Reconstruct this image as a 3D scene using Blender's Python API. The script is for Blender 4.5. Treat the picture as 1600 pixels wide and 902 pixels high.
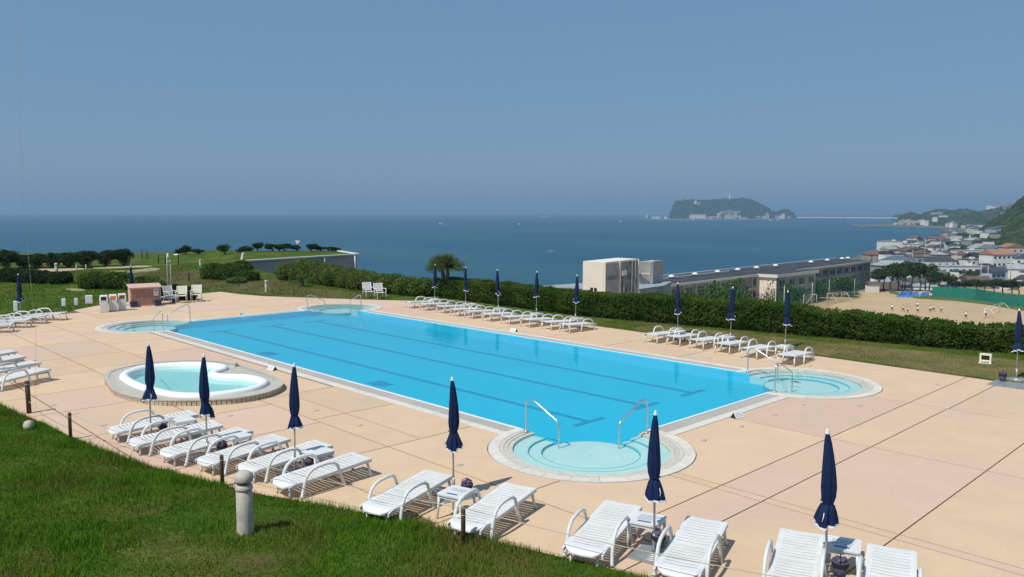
import bpy, bmesh, math, random
import numpy as np
from mathutils import Vector, Matrix, noise
from mathutils.geometry import delaunay_2d_cdt
random.seed(7); np.random.seed(7)
R = math.radians
sc = bpy.context.scene
for o in list(bpy.data.objects): bpy.data.objects.remove(o)

# ------------------------------------------------------------------ camera
CAMP = (10.6233, -12.6073, 4.9435)
YAW, PITCH, ROLL, FOC = -0.801124, 0.095540, 0.0015868, 1245.83
cd = bpy.data.cameras.new('camera'); cam = bpy.data.objects.new('camera', cd)
sc.collection.objects.link(cam); sc.camera = cam
fw = Vector((math.sin(YAW)*math.cos(PITCH), math.cos(YAW)*math.cos(PITCH), -math.sin(PITCH)))
rt = Vector((math.cos(YAW), -math.sin(YAW), 0)); up = rt.cross(fw)
r2 = rt*math.cos(ROLL)+up*math.sin(ROLL); u2 = -rt*math.sin(ROLL)+up*math.cos(ROLL)
cam.matrix_world = Matrix(((r2.x, u2.x, -fw.x, CAMP[0]), (r2.y, u2.y, -fw.y, CAMP[1]), (r2.z, u2.z, -fw.z, CAMP[2]), (0, 0, 0, 1)))
cd.sensor_width = 36; cd.lens = FOC*36/1600; cd.clip_end = 60000; cd.clip_start = .1

# ------------------------------------------------------------------ sky and sun
SUN_EL, SUN_AZ = 55.0, 180.0
w = bpy.data.worlds.new('World'); sc.world = w; w.use_nodes = True
nt = w.node_tree; nt.nodes.clear()
wo = nt.nodes.new('ShaderNodeOutputWorld'); bg = nt.nodes.new('ShaderNodeBackground')
sky = nt.nodes.new('ShaderNodeTexSky'); sky.sky_type = 'NISHITA'; sky.sun_disc = False
sky.sun_elevation = R(SUN_EL); sky.sun_rotation = R(SUN_AZ); sky.altitude = 40
sky.air_density = 1.0; sky.dust_density = 1.2; sky.ozone_density = 2.0
mixs = nt.nodes.new('ShaderNodeMix'); mixs.data_type = 'RGBA'; mixs.blend_type = 'MIX'
mixs.inputs['Factor'].default_value = 0.72
mixs.inputs['B'].default_value = (1.70, 3.35, 5.45, 1)     # even summer haze high in the air
nt.links.new(sky.outputs[0], mixs.inputs['A']); nt.links.new(mixs.outputs['Result'], bg.inputs[0])
bg.inputs[1].default_value = 0.09
nt.links.new(bg.outputs[0], wo.inputs[0])
sl = bpy.data.lights.new('sun', 'SUN'); sl.energy = 4.2; sl.angle = R(.53); sl.color = (1, .95, .87)
so = bpy.data.objects.new('sun', sl); sc.collection.objects.link(so)
sv = Vector((0.02, -math.cos(R(SUN_EL)), math.sin(R(SUN_EL))))
so.rotation_euler = sv.to_track_quat('Z', 'Y').to_euler(); so.location = (0, -60, 80)
sc.view_settings.view_transform = 'Standard'; sc.view_settings.look = 'None'
sc.view_settings.exposure = 0; sc.view_settings.gamma = 1

# ------------------------------------------------------------------ helpers
def W(px, D):
    """plan position: D metres ahead of the terrace, sideways by the survey bearing px"""
    t = D*(px-800)/FOC*math.cos(PITCH); sy, cy = math.sin(YAW), math.cos(YAW)
    return (CAMP[0]+D*sy+t*cy, CAMP[1]+D*cy-t*sy)
def link(o, parent=None):
    sc.collection.objects.link(o)
    if parent: o.parent = parent
    return o
def tag(o, label=None, cat=None, group=None, kind=None):
    if label: o['label'] = label
    if cat: o['category'] = cat
    if group: o['group'] = group
    if kind: o['kind'] = kind
    return o
def empty(name, loc=(0, 0, 0), rz=0):
    o = bpy.data.objects.new(name, None); o.location = loc; o.rotation_euler = (0, 0, rz); o.empty_display_size = .2
    return link(o)
class MB:
    def __init__(s): s.v = []; s.f = []; s.m = []; s.sm = []
    def add(s, vs, fs, mi=0, smooth=False):
        b = len(s.v); s.v += [tuple(v) for v in vs]
        for f in fs: s.f.append(tuple(i+b for i in f)); s.m.append(mi); s.sm.append(smooth)
        return s
    def box(s, c, d, rz=0, mi=0, taper=1.0):
        x, y, z = d[0]/2, d[1]/2, d[2]/2; ca, sa = math.cos(rz), math.sin(rz)
        vs = []
        for sz in (-1, 1):
            t = taper if sz > 0 else 1
            for sx, sy in ((-1, -1), (1, -1), (1, 1), (-1, 1)):
                a, b = sx*x*t, sy*y*t
                vs.append((c[0]+a*ca-b*sa, c[1]+a*sa+b*ca, c[2]+sz*z))
        return s.add(vs, [(3, 2, 1, 0), (4, 5, 6, 7), (0, 1, 5, 4), (1, 2, 6, 5), (2, 3, 7, 6), (3, 0, 4, 7)], mi)
    def tube(s, pts, r, n=8, mi=0, cap=True, flat=1.0):
        pts = [Vector(p) for p in pts]; rs = r if isinstance(r, (list, tuple)) else [r]*len(pts)
        vs = []; prev = None
        for i, p in enumerate(pts):
            t = (pts[min(i+1, len(pts)-1)]-pts[max(i-1, 0)]).normalized()
            if prev is None:
                a = Vector((0, 0, 1)) if abs(t.z) < .9 else Vector((1, 0, 0))
                x = t.cross(a).normalized()
            else:
                x = (prev-t*prev.dot(t)).normalized()
            prev = x; y = t.cross(x)
            for k in range(n):
                an = 2*math.pi*k/n
                vs.append(p+x*math.cos(an)*rs[i]+y*math.sin(an)*rs[i]*flat)
        fs = []
        for i in range(len(pts)-1):
            for k in range(n):
                a = i*n+k; b = i*n+(k+1) % n
                fs.append((a, b, b+n, a+n))
        s.add(vs, fs, mi, True)
        if cap:
            b = len(s.v)-len(vs)
            s.f.append(tuple(b+k for k in range(n))[::-1]); s.m.append(mi); s.sm.append(False)
            s.f.append(tuple(b+(len(pts)-1)*n+k for k in range(n))); s.m.append(mi); s.sm.append(False)
        return s
    def lathe(s, prof, n=16, c=(0, 0, 0), mi=0, smooth=True, mod=None):
        vs = []
        for j, (r, z) in enumerate(prof):
            for k in range(n):
                a = 2*math.pi*k/n; rr = r*(mod(a, j) if mod else 1)
                vs.append((c[0]+rr*math.cos(a), c[1]+rr*math.sin(a), c[2]+z))
        fs = [(j*n+k, j*n+(k+1) % n, (j+1)*n+(k+1) % n, (j+1)*n+k) for j in range(len(prof)-1) for k in range(n)]
        s.add(vs, fs, mi, smooth)
        b = len(s.v)-len(vs)
        for j, rev in ((0, True), (len(prof)-1, False)):
            if prof[j][0] > .004:
                f = tuple(b+j*n+k for k in range(n)); s.f.append(f[::-1] if rev else f); s.m.append(mi); s.sm.append(False)
        return s
    def prism(s, poly, z0, z1, mi=0):
        n = len(poly)
        vs = [(p[0], p[1], z0) for p in poly]+[(p[0], p[1], z1) for p in poly]
        fs = [tuple(range(n))[::-1], tuple(range(n, 2*n))]+[(i, (i+1) % n, (i+1) % n+n, i+n) for i in range(n)]
        return s.add(vs, fs, mi)
    def mesh(s, name, mats):
        me = bpy.data.meshes.new(name); me.from_pydata(s.v, [], s.f)
        for m in (mats if isinstance(mats, (list, tuple)) else [mats]): me.materials.append(m)
        me.polygons.foreach_set('material_index', s.m); me.polygons.foreach_set('use_smooth', s.sm)
        me.update(); return me
    def build(s, name, mats, parent=None, bevel=0):
        o = link(bpy.data.objects.new(name, s.mesh(name, mats)), parent)
        if bevel:
            md = o.modifiers.new('bevel', 'BEVEL'); md.width = bevel; md.segments = 2; md.limit_method = 'ANGLE'
        return o
def inst(name, me, parent=None, loc=(0, 0, 0), rz=0, s=1):
    o = bpy.data.objects.new(name, me); o.location = loc; o.rotation_euler = (0, 0, rz); o.scale = (s, s, s) if not isinstance(s, tuple) else s
    return link(o, parent)
def copy_tree(o, parent=None):
    c = o.copy(); link(c)
    if parent: c.parent = parent
    for ch in o.children: copy_tree(ch, c)
    return c
def npmesh(name, V, F, mats, mi=None, smooth=False):
    """V (n,3), F (m,k) arrays -> mesh"""
    me = bpy.data.meshes.new(name); n, m, k = len(V), len(F), F.shape[1]
    me.vertices.add(n); me.vertices.foreach_set('co', V.astype(np.float32).ravel())
    me.loops.add(m*k); me.loops.foreach_set('vertex_index', F.astype(np.int32).ravel())
    me.polygons.add(m); me.polygons.foreach_set('loop_start', np.arange(0, m*k, k, dtype=np.int32))
    me.polygons.foreach_set('loop_total', np.full(m, k, dtype=np.int32))
    for mt in (mats if isinstance(mats, (list, tuple)) else [mats]): me.materials.append(mt)
    if mi is not None: me.polygons.foreach_set('material_index', mi.astype(np.int32))
    if smooth: me.polygons.foreach_set('use_smooth', np.ones(m, dtype=bool))
    me.update(); me.validate(); return me

# ------------------------------------------------------------------ materials
def mat(name, col, rough=.7, col2=None, scale=5, detail=4, bump=0, bscale=None, spec=.3, metal=0, fac=(.35, .65), objvar=0, col3=None, scale3=.5, grain=0):
    m = bpy.data.materials.new(name); m.use_nodes = True; n = m.node_tree; N = n.nodes; L = n.links
    b = N['Principled BSDF']; b.inputs['Roughness'].default_value = rough
    b.inputs['Specular IOR Level'].default_value = spec; b.inputs['Metallic'].default_value = metal
    b.inputs['Base Color'].default_value = (*col, 1)
    out = None
    if col2 or bump or objvar or col3:
        tc = N.new('ShaderNodeTexCoord'); geo = N.new('ShaderNodeNewGeometry')
        co = geo.outputs['Position']
    if col2:
        nz = N.new('ShaderNodeTexNoise'); nz.inputs['Scale'].default_value = scale; nz.inputs['Detail'].default_value = detail; nz.inputs['Roughness'].default_value = .62
        L.new(co, nz.inputs['Vector'])
        mr = N.new('ShaderNodeMapRange'); mr.inputs['From Min'].default_value = fac[0]; mr.inputs['From Max'].default_value = fac[1]
        L.new(nz.outputs[0], mr.inputs['Value'])
        mx = N.new('ShaderNodeMix'); mx.data_type = 'RGBA'
        mx.inputs['A'].default_value = (*col, 1); mx.inputs['B'].default_value = (*col2, 1)
        L.new(mr.outputs[0], mx.inputs['Factor']); out = mx.outputs['Result']
    if col3:
        nz = N.new('ShaderNodeTexNoise'); nz.inputs['Scale'].default_value = scale3; nz.inputs['Detail'].default_value = 3
        L.new(co, nz.inputs['Vector'])
        mr = N.new('ShaderNodeMapRange'); mr.inputs['From Min'].default_value = .48; mr.inputs['From Max'].default_value = .68
        L.new(nz.outputs[0], mr.inputs['Value'])
        mx = N.new('ShaderNodeMix'); mx.data_type = 'RGBA'
        if out: L.new(out, mx.inputs['A'])
        else: mx.inputs['A'].default_value = (*col, 1)
        mx.inputs['B'].default_value = (*col3, 1)
        L.new(mr.outputs[0], mx.inputs['Factor']); out = mx.outputs['Result']
    if objvar:
        oi = N.new('ShaderNodeObjectInfo'); mr = N.new('ShaderNodeMapRange')
        mr.inputs['To Min'].default_value = 1-objvar; mr.inputs['To Max'].default_value = 1+objvar
        L.new(oi.outputs['Random'], mr.inputs['Value'])
        hs = N.new('ShaderNodeHueSaturation'); L.new(mr.outputs[0], hs.inputs['Value'])
        if out: L.new(out, hs.inputs['Color'])
        else: hs.inputs['Color'].default_value = (*col, 1)
        out = hs.outputs[0]
    if grain and out:
        for gs, gd, ga, lo in ((28, 6, grain, .45), (2.6, 10, grain*1.6, .60)):
            nz = N.new('ShaderNodeTexNoise'); nz.inputs['Scale'].default_value = gs; nz.inputs['Detail'].default_value = gd; nz.inputs['Roughness'].default_value = .7
            L.new(co, nz.inputs['Vector']); mr = N.new('ShaderNodeMapRange'); mr.inputs['From Min'].default_value = lo; mr.inputs['From Max'].default_value = lo+.15
            mr.inputs['To Min'].default_value = 1; mr.inputs['To Max'].default_value = 1-ga; L.new(nz.outputs[0], mr.inputs['Value'])
            hs = N.new('ShaderNodeHueSaturation'); L.new(mr.outputs[0], hs.inputs['Value']); L.new(out, hs.inputs['Color']); out = hs.outputs[0]
    if out: L.new(out, b.inputs['Base Color'])
    if bump:
        nb = N.new('ShaderNodeTexNoise'); nb.inputs['Scale'].default_value = bscale or scale*4; nb.inputs['Detail'].default_value = 3
        L.new(co, nb.inputs['Vector'])
        bp = N.new('ShaderNodeBump'); bp.inputs['Strength'].default_value = bump; bp.inputs['Distance'].default_value = .02
        L.new(nb.outputs[0], bp.inputs['Height']); L.new(bp.outputs[0], b.inputs['Normal'])
    return m
def leafmat(name, c1, c2, c3=None, scale=1.5, trans=.25, spec=.2):
    m = mat(name, c1, .65, c2, scale=scale, detail=5, spec=spec, col3=c3, scale3=scale*.35)
    n = m.node_tree; b = n.nodes['Principled BSDF']; out = n.nodes['Material Output']
    tr = n.nodes.new('ShaderNodeBsdfTranslucent'); ms = n.nodes.new('ShaderNodeMixShader'); ms.inputs[0].default_value = trans
    src = b.inputs['Base Color'].links[0].from_socket; n.links.new(src, tr.inputs[0])
    n.links.new(b.outputs[0], ms.inputs[1]); n.links.new(tr.outputs[0], ms.inputs[2]); n.links.new(ms.outputs[0], out.inputs[0])
    return m
M = {}
M['slab'] = mat('salmon concrete', (.66, .485, .315), .85, (.61, .445, .30), scale=1.3, detail=12, bump=.25, bscale=60, col3=(.61, .44, .335), scale3=.35, objvar=.045, spec=.2, grain=.07)
M['slab_pink'] = mat('pinkish concrete', (.64, .455, .35), .85, (.60, .435, .33), scale=1.2, detail=12, bump=.25, bscale=60, col3=(.62, .45, .30), scale3=.3, objvar=.045, spec=.2, grain=.07)
M['joint'] = mat('dark joint', (.13, .085, .06), .9, (.2, .13, .09), scale=3)
M['coping'] = mat('pale coping stone', (.68, .64, .57), .75, (.58, .55, .49), scale=6, bump=.2, bscale=50, objvar=.05)
M['grate'] = mat('grey gutter grate', (.47, .44, .39), .8, (.36, .34, .31), scale=22, bump=.3, bscale=90, objvar=.04)
M['lip'] = mat('white pool lip', (.78, .80, .78), .5)
M['tilebay'] = mat('textured bay tile', (.62, .59, .51), .8, (.46, .44, .38), scale=16, detail=6, bump=.4, bscale=70, objvar=.06)
M['white'] = mat('white moulded plastic', (.70, .71, .70), .5, (.63, .64, .62), scale=3, spec=.3, objvar=.02)
M['cream'] = mat('cream plastic', (.72, .70, .58), .5)
M['navy'] = mat('navy canvas', (.008, .022, .078), .8, (.006, .016, .055), scale=14, bump=.3, bscale=40, spec=.2, objvar=.15)
M['trim'] = mat('white canvas trim', (.75, .76, .78), .8)
M['pole'] = mat('weathered pole', (.50, .48, .44), .45, metal=.3)
M['steel'] = mat('brushed steel', (.62, .62, .60), .28, metal=.9)
M['plate'] = mat('galvanised plate', (.42, .44, .44), .45, (.33, .35, .36), scale=8, metal=.5)
M['purple'] = mat('purple rattan', (.13, .115, .20), .7, (.07, .06, .12), scale=30, bump=.4, bscale=90)
M['black'] = mat('black rubber', (.02, .02, .025), .6)
M['wood'] = mat('dark timber post', (.13, .085, .05), .85, (.07, .045, .03), scale=10, bump=.4)
M['rope'] = mat('pale rope', (.50, .46, .38), .9)
M['pink_wood'] = mat('faded red timber', (.46, .26, .19), .8, (.36, .19, .14), scale=9, bump=.2, objvar=.08)
M['pale_wood'] = mat('pale pink timber', (.62, .42, .34), .8, (.55, .36, .29), scale=8)
M['dark'] = mat('dark recess', (.015, .015, .018), .8)
M['orange'] = mat('orange plastic', (.65, .16, .03), .5); M['maroon'] = mat('maroon plastic', (.22, .03, .03), .5)
M['bluedk'] = mat('dark blue plastic', (.03, .06, .16), .6); M['grey'] = mat('grey metal', (.35, .36, .37), .6)
M['lamp'] = mat('weathered pale lamp post', (.52, .47, .40), .75, (.42, .38, .32), scale=12, bump=.2)
M['paper'] = mat('printed paper', (.70, .72, .74), .7); M['ink'] = mat('blue ink', (.08, .12, .30), .7)
M['turf'] = mat('lawn soil and thatch', (.035, .080, .008), .95, (.075, .115, .018), scale=1.6, detail=8, bump=.5, bscale=25, col3=(.13, .125, .038), scale3=.4, spec=.05)
M['dryturf'] = mat('dry lawn strip', (.10, .11, .035), .95, (.20, .155, .07), scale=.8, detail=8, bump=.5, bscale=18, spec=.1)
M['sand'] = mat('pale sand path', (.50, .42, .27), .95, (.40, .34, .2), scale=2)
M['grass'] = leafmat('grass blades', (.066, .165, .009), (.135, .245, .018), (.17, .16, .038), scale=1.4, spec=.04)
M['dryblade'] = leafmat('dry grass blades', (.13, .125, .035), (.20, .165, .065), (.085, .13, .025), scale=.9, spec=.04)
M['hedge'] = leafmat('hedge leaves', (.030, .078, .010), (.072, .125, .018), (.10, .15, .026), scale=2.2, spec=.08)
M['hedge_bright'] = leafmat('bright shrub leaves', (.050, .115, .018), (.13, .20, .030), (.16, .17, .055), scale=1.2, spec=.08)
M['shrub_dark'] = leafmat('dark shrub leaves', (.018, .042, .012), (.042, .070, .018), scale=1.4, spec=.08)
M['hedge_core'] = mat('inner twigs', (.014, .020, .008), .95, (.03, .028, .014), scale=6)
M['pine'] = leafmat('pine foliage', (.022, .052, .016), (.065, .10, .030), scale=.5, spec=.08)
M['tree'] = leafmat('broadleaf foliage', (.035, .095, .022), (.075, .145, .035), scale=.4)
M['bark'] = mat('bark', (.16, .125, .09), .9, (.09, .07, .05), scale=14, bump=.5)
M['palm_leaf'] = leafmat('palm fronds', (.075, .13, .035), (.15, .19, .065), scale=3, spec=.08)
M['woods_far'] = leafmat('island woods', (.012, .028, .016), (.026, .044, .022), (.035, .05, .025), scale=.02, trans=.05)
M['woods'] = leafmat('wooded slope', (.014, .036, .010), (.042, .066, .018), (.085, .095, .026), scale=.12, trans=.05, spec=.05)
M['town_ground'] = mat('town streets and plots', (.16, .16, .14), .95, (.09, .11, .07), scale=.06, detail=6, spec=.1)
M['yard'] = mat('school yard dirt', (.50, .37, .22), .95, (.44, .32, .19), scale=.08, detail=6, spec=.1)
M['cliff'] = mat('earth slope', (.07, .09, .03), .95, (.12, .10, .06), scale=.15)
M['concrete'] = mat('weathered concrete', (.46, .44, .40), .85, (.36, .345, .32), scale=.5, detail=8)
M['stained'] = mat('stained concrete', (.36, .35, .31), .85, (.13, .14, .13), scale=.8, detail=9, fac=(.4, .6))
M['creamwall'] = mat('cream painted wall', (.80, .71, .60), .8, (.74, .66, .55), scale=.3)
M['whitewall'] = mat('white painted wall', (.74, .73, .68), .8, (.66, .65, .6), scale=.2)
M['greywall'] = mat('grey green wall', (.33, .36, .33), .85, (.24, .27, .25), scale=.2, detail=7)
M['school_roof'] = mat('dark roofing felt', (.03, .034, .042), .85, (.065, .07, .08), scale=.3)
M['eave'] = mat('pale eave', (.62, .61, .56), .8)
M['glass'] = mat('dark window glass', (.03, .045, .06), .15, spec=.6)
M['net'] = None

def smooth01(x): return max(0., min(1., x))

# ------------------------------------------------------------------ plan geometry
PL, PW = 25.0, 9.5                       # pool: x -25..0, y 0..9.5
CORN = [(0, 0), (0, PW), (-PL, PW), (-PL, 0)]
RB, RW = 2.16, 1.65                      # bay kerb and bay water radius
ZW = -.014; ZF = -.29
DECK = [(-13.5, -8.12), (-12.38, -8.08), (-10.66, -7.85), (-8.52, -7.66), (-6.67, -7.47), (-5.14, -7.19), (-3.56, -6.75), (-2.2, -6.35), (-.32, -5.6), (.6, -5.22), (2.22, -4.73), (3.39, -4.37), (4.29, -4.12), (7, -3.3), (12, -1.9), (17, -.9), (22, 0), (22, 13.3), (10, 13.62), (4, 13.75), (-1.5, 13.95), (-9, 13.98), (-17, 14.1), (-25.2, 14.13), (-27.73, 12.43), (-30.88, 10.57), (-33.06, 9.35), (-35, 8.83), (-37.28, 8.66), (-36.6, 5.5), (-34.55, .68), (-32.4, -1.69), (-29.27, -4.74), (-27, -8.5), (-22, -11), (-17, -10.3)]
KC = (-11.8, -3.6)
KOUT0 = [(-12.9, -5.55), (-11.9, -5.72), (-10.88, -5.66), (-9.84, -5.36), (-9.05, -4.66), (-8.5, -3.7), (-8.6, -2.72), (-9.3, -1.95), (-10.5, -1.62), (-12, -1.58), (-13.4, -1.62), (-14.5, -2.1), (-15.15, -3.0), (-15.3, -4.0), (-14.8, -4.9), (-13.9, -5.35)]   # raised children's pool platform
def seg_d(p, a, b):
    ax, ay = a; bx, by = b; dx, dy = bx-ax, by-ay
    t = max(0, min(1, ((p[0]-ax)*dx+(p[1]-ay)*dy)/(dx*dx+dy*dy+1e-12)))
    return math.hypot(p[0]-ax-t*dx, p[1]-ay-t*dy)
def inside(p, poly):
    c = False; n = len(poly); x, y = p[0], p[1]
    for i in range(n):
        x1, y1 = poly[i]; x2, y2 = poly[i-1]
        if (y1 > y) != (y2 > y) and x < (x2-x1)*(y-y1)/(y2-y1)+x1: c = not c
    return c
def pdist(p, poly):
    return min(seg_d(p, poly[i-1], poly[i]) for i in range(len(poly)))
def circ(c, r, n=72): return [(c[0]+r*math.cos(2*math.pi*(k+.5)/n), c[1]+r*math.sin(2*math.pi*(k+.5)/n)) for k in range(n)]
def cdt(polys, extra=(), keep=None):
    V = []; E = []
    for p in polys:
        b = len(V); V += [Vector(q) for q in p]; E += [(b+i, b+(i+1) % len(p)) for i in range(len(p))]
    V += [Vector(q) for q in extra]
    vo, eo, fo, *_ = delaunay_2d_cdt(V, E, [], 0, 1e-5)
    fs = []
    for f in fo:
        c = (sum(vo[i].x for i in f)/len(f), sum(vo[i].y for i in f)/len(f))
        if keep(c): fs.append(tuple(f))
    return [(v.x, v.y) for v in vo], fs
def sheet(name, vs, fs, z, m, parent=None, skirt=0, zf=None, smooth=False):
    """flat sheet with skirts on its outline"""
    used = sorted({i for f in fs for i in f}); mp = {k: i for i, k in enumerate(used)}
    V = [(vs[k][0], vs[k][1], zf(vs[k]) if zf else z) for k in used]; F = []
    for f in fs:
        f = [mp[i] for i in f]
        a, b, c = (Vector(V[i][:2]) for i in f[:3])
        if (b-a).cross(c-a) < 0: f = f[::-1]
        F.append(tuple(f))
    if skirt:
        ed = {}
        for f in F:
            for i in range(len(f)):
                a, b = f[i], f[(i+1) % len(f)]
                ed[(a, b)] = 1
        n = len(V)
        out = [e for e in ed if (e[1], e[0]) not in ed]; vm = {}
        for a, b in out:
            for q in (a, b):
                if q not in vm: vm[q] = len(V); V.append((V[q][0], V[q][1], V[q][2]-skirt))
            F.append((b, a, vm[a], vm[b]))
    mb = MB(); mb.add(V, F, 0, smooth); return mb.build(name, m, parent)
def in_pool(p, rb): return (-PL < p[0] < 0 and 0 < p[1] < PW) or any(math.hypot(p[0]-c[0], p[1]-c[1]) < rb for c in CORN)
rect = lambda x0, y0, x1, y1: [(x0, y0), (x1, y0), (x1, y1), (x0, y1)]

def spline(poly, n=6):
    out = []; m = len(poly)
    for i in range(m):
        p0, p1, p2, p3 = poly[i-1], poly[i], poly[(i+1) % m], poly[(i+2) % m]
        for k in range(n):
            t = k/n
            out.append(tuple(.5*((2*p1[j])+(-p0[j]+p2[j])*t+(2*p0[j]-5*p1[j]+4*p2[j]-p3[j])*t*t+(-p0[j]+3*p1[j]-3*p2[j]+p3[j])*t**3) for j in (0, 1)))
    return out
def offs(poly, d):
    """inset a closed outline by d"""
    a2 = sum(poly[i-1][0]*poly[i][1]-poly[i][0]*poly[i-1][1] for i in range(len(poly))); sg_ = -1 if a2 > 0 else 1
    out = []; n = len(poly)
    for i in range(n):
        a = Vector(poly[i-1]); b = Vector(poly[(i+1) % n]); t = (b-a).normalized(); nn = Vector((t.y, -t.x))*sg_; p = Vector(poly[i])+nn*d
        out.append((p.x, p.y))
    return out
KOUT0 = [(CAMP[0]+(x-CAMP[0])*1.009, CAMP[1]+(y-CAMP[1])*1.009) for x, y in KOUT0]
KOUT0 = [(-12.3+(x+12.3)*.95, -3.75+(y+3.75)*.97) for x, y in KOUT0]
KOUT = spline(KOUT0, 6); KIN = offs(KOUT, .14)
# ---- deck base and slabs with open joints
CW = .68
hole_rect = rect(-PL-CW, -CW, CW, PW+CW)
def in_hole(p): return (-PL-CW < p[0] < CW and -CW < p[1] < PW+CW) or any(math.hypot(p[0]-c[0], p[1]-c[1]) < RB for c in CORN)
deck = empty('pool_deck'); tag(deck, kind='structure')
vs, fs = cdt([DECK, hole_rect]+[circ(c, RB) for c in CORN]+[offs(KOUT, .2)], keep=lambda c: inside(c, DECK) and not in_hole(c) and not inside(c, offs(KOUT, .2)))
sheet('joint_bed', vs, fs, -.02, M['joint'], deck, skirt=.3)
cells = []
def cellrow(y0, y1, xs):
    for a, b in zip(xs[:-1], xs[1:]): cells.append((a, y0, b, y1))
# near side
cellrow(-12, -7.2, [-30, -24, -20, -16.5, -13.3, -11.0, -8, -4])
cellrow(-7.2, -4.9, [-32, -26, -22.5, -19, -16, -13.5, -11.02, -8.2, -6.9, -4.6])
cellrow(-4.9, -3.02, [-32, -26, -22.5, -19, -16.5, -14.2, -8.2, -5.76, -3.03])
cellrow(-7.2, -4.9, [-4.6, 0.2])
cellrow(-4.9, -3.02, [-3.03, .95])
cellrow(-5.2, -3.02, [.95, 4.07])
cellrow(-5, -.27, [4.07+1e-4, 6.25, 9.3, 14, 22])
cellrow(-3.02, -.27, [.95, 3.15, 4.07])
cellrow(-3.02, -.76, [-32, -28, -24.4, -21, -18, -15, -12.6, -8.9])
cellrow(-3.02, -2.14, [-8.9, -6.07, -3.03]); cellrow(-2.14, -.6, [-8.9, -6.07, -3.03]); cellrow(-3.02, 0, [-3.03, .95])
cellrow(-.27, -.03, [.95, 3.15, 4.07, 6.25, 9.3, 14, 22])
# right end
cellrow(-.03, 4.35, [.6, 3.15, 4.07, 6.25, 9.3, 14, 22]); cellrow(4.35, 9.1, [.6, 3.15, 4.07, 6.25, 9.3, 14, 22])
cellrow(9.1, 14.2, [-1.6, 3.15, 4.09, 6.25, 9.3, 14, 22])
# far side and left end
cellrow(10.1, 14.2, [-26.2, -23, -20, -17, -14, -11, -8, -4.8, -1.6])
cellrow(-.76, 3, [-36, -32, -29, -25.6]); cellrow(3, 6.5, [-38, -34.5, -31, -28.3, -25.6]); cellrow(6.5, 10.1, [-38, -34.5, -31, -28.3, -25.6]); cellrow(10.1, 14.2, [-32, -29, -26.2])
G = .013
circles = [circ(c, RB+.02) for c in CORN]; kc = KIN
k = 0
for (x0, y0, x1, y1) in cells:
    x0 += G; y0 += G*1.6; x1 -= G; y1 -= G*1.6; rc = rect(x0, y0, x1, y1)
    # skip slabs wholly outside
    polys = [rc, DECK]; cs = [c for c, q in zip(circles, CORN) if x0-RB-.1 < q[0] < x1+RB+.1 and y0-RB-.1 < q[1] < y1+RB+.1]
    polys += cs
    if x0 < -8.3 and x1 > -15.5 and y0 < -1.4 and y1 > -5.9: polys.append(kc)
    polys.append(rect(-PL-CW-.012, -CW-.012, CW+.012, PW+CW+.012))
    def keep(c):
        return x0 < c[0] < x1 and y0 < c[1] < y1 and inside(c, DECK) and not (-PL-CW-.012 < c[0] < CW+.012 and -CW-.012 < c[1] < PW+CW+.012) \
            and all(math.hypot(c[0]-q[0], c[1]-q[1]) > RB+.02 for q in CORN) and not inside(c, KIN)
    vs, fs = cdt(polys, keep=keep)
    if fs:
        pk = (int(abs(x0*3.1+y0*1.7)) % 3 == 0)
        sheet('slab', vs, fs, 0, M['slab_pink'] if pk else M['slab'], deck, skirt=.019); k += 1

# ---- pool basin, coping, bays
pool = empty('swimming_pool', (-12.5, 4.75, 0)); tag(pool, 'long turquoise swimming pool with round stepped bays at its four corners', 'swimming pool')
def P_(mb, name, m, parent=pool, **k):
    o = mb.build(name, m, None, **k); o.parent = parent; o.matrix_parent_inverse = Matrix.Translation(parent.location).inverted(); return o
M['floor'] = mat('sky blue pool paint', (.010, .49, .70), .6, (.008, .46, .67), scale=.5, detail=5, fac=(.3, .7))
M['poolwall'] = mat('wall blue lightened for shade', (.32, .82, .92), .5)  # end walls get little sun; a paler blue is put in to offset their shade
M['step'] = mat('pale aqua step paint', (.52, .69, .69), .6, (.47, .65, .65), scale=1.5)
M['stepedge'] = mat('aqua step edge', (.10, .42, .50), .6)
M['lane'] = mat('blue lane tile', (.008, .27, .47), .6)
P_(MB().add([(-PL, 0, ZF), (0, 0, ZF), (0, PW, ZF), (-PL, PW, ZF)], [(0, 1, 2, 3)]), 'basin_floor', M['floor'])
M['wall_long'] = mat('blue wall paint', (.05, .56, .75), .5)  # long-side copy of the wall blue, without the lightening
for a, b, wm in (((-PL+RW, .004), (-RW, .004), 'wall_long'), ((-.004, RW), (-.004, PW-RW), 'poolwall'), ((-RW, PW-.004), (-PL+RW, PW-.004), 'wall_long'), ((-PL+.004, PW-RW), (-PL+.004, RW), 'poolwall')):
    P_(MB().add([(*a, ZF), (*b, ZF), (*b, .006), (*a, .006)], [(0, 1, 2, 3)]), 'basin_wall', M[wm])
for c_ in CORN:
    for q_ in ((1 if c_[0] < 0 else -1, 0), (0, 1 if c_[1] == 0 else -1)):
        ix, iy = (.004 if c_[0] < 0 else -.004), (.004 if c_[1] == 0 else -.004)
        for ra, rb, zt in ((0, 1.05, -.168), (1.05, 1.31, -.113), (1.31, RW, -.078)):
            pa = (c_[0]+q_[0]*ra+(ix if q_[0] == 0 else 0), c_[1]+q_[1]*ra+(iy if q_[1] == 0 else 0)); pb = (c_[0]+q_[0]*rb+(ix if q_[0] == 0 else 0), c_[1]+q_[1]*rb+(iy if q_[1] == 0 else 0))
            P_(MB().add([(*pa, ZF), (*pb, ZF), (*pb, zt), (*pa, zt)], [(0, 1, 2, 3)]), 'step_riser', M['step'])
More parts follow.
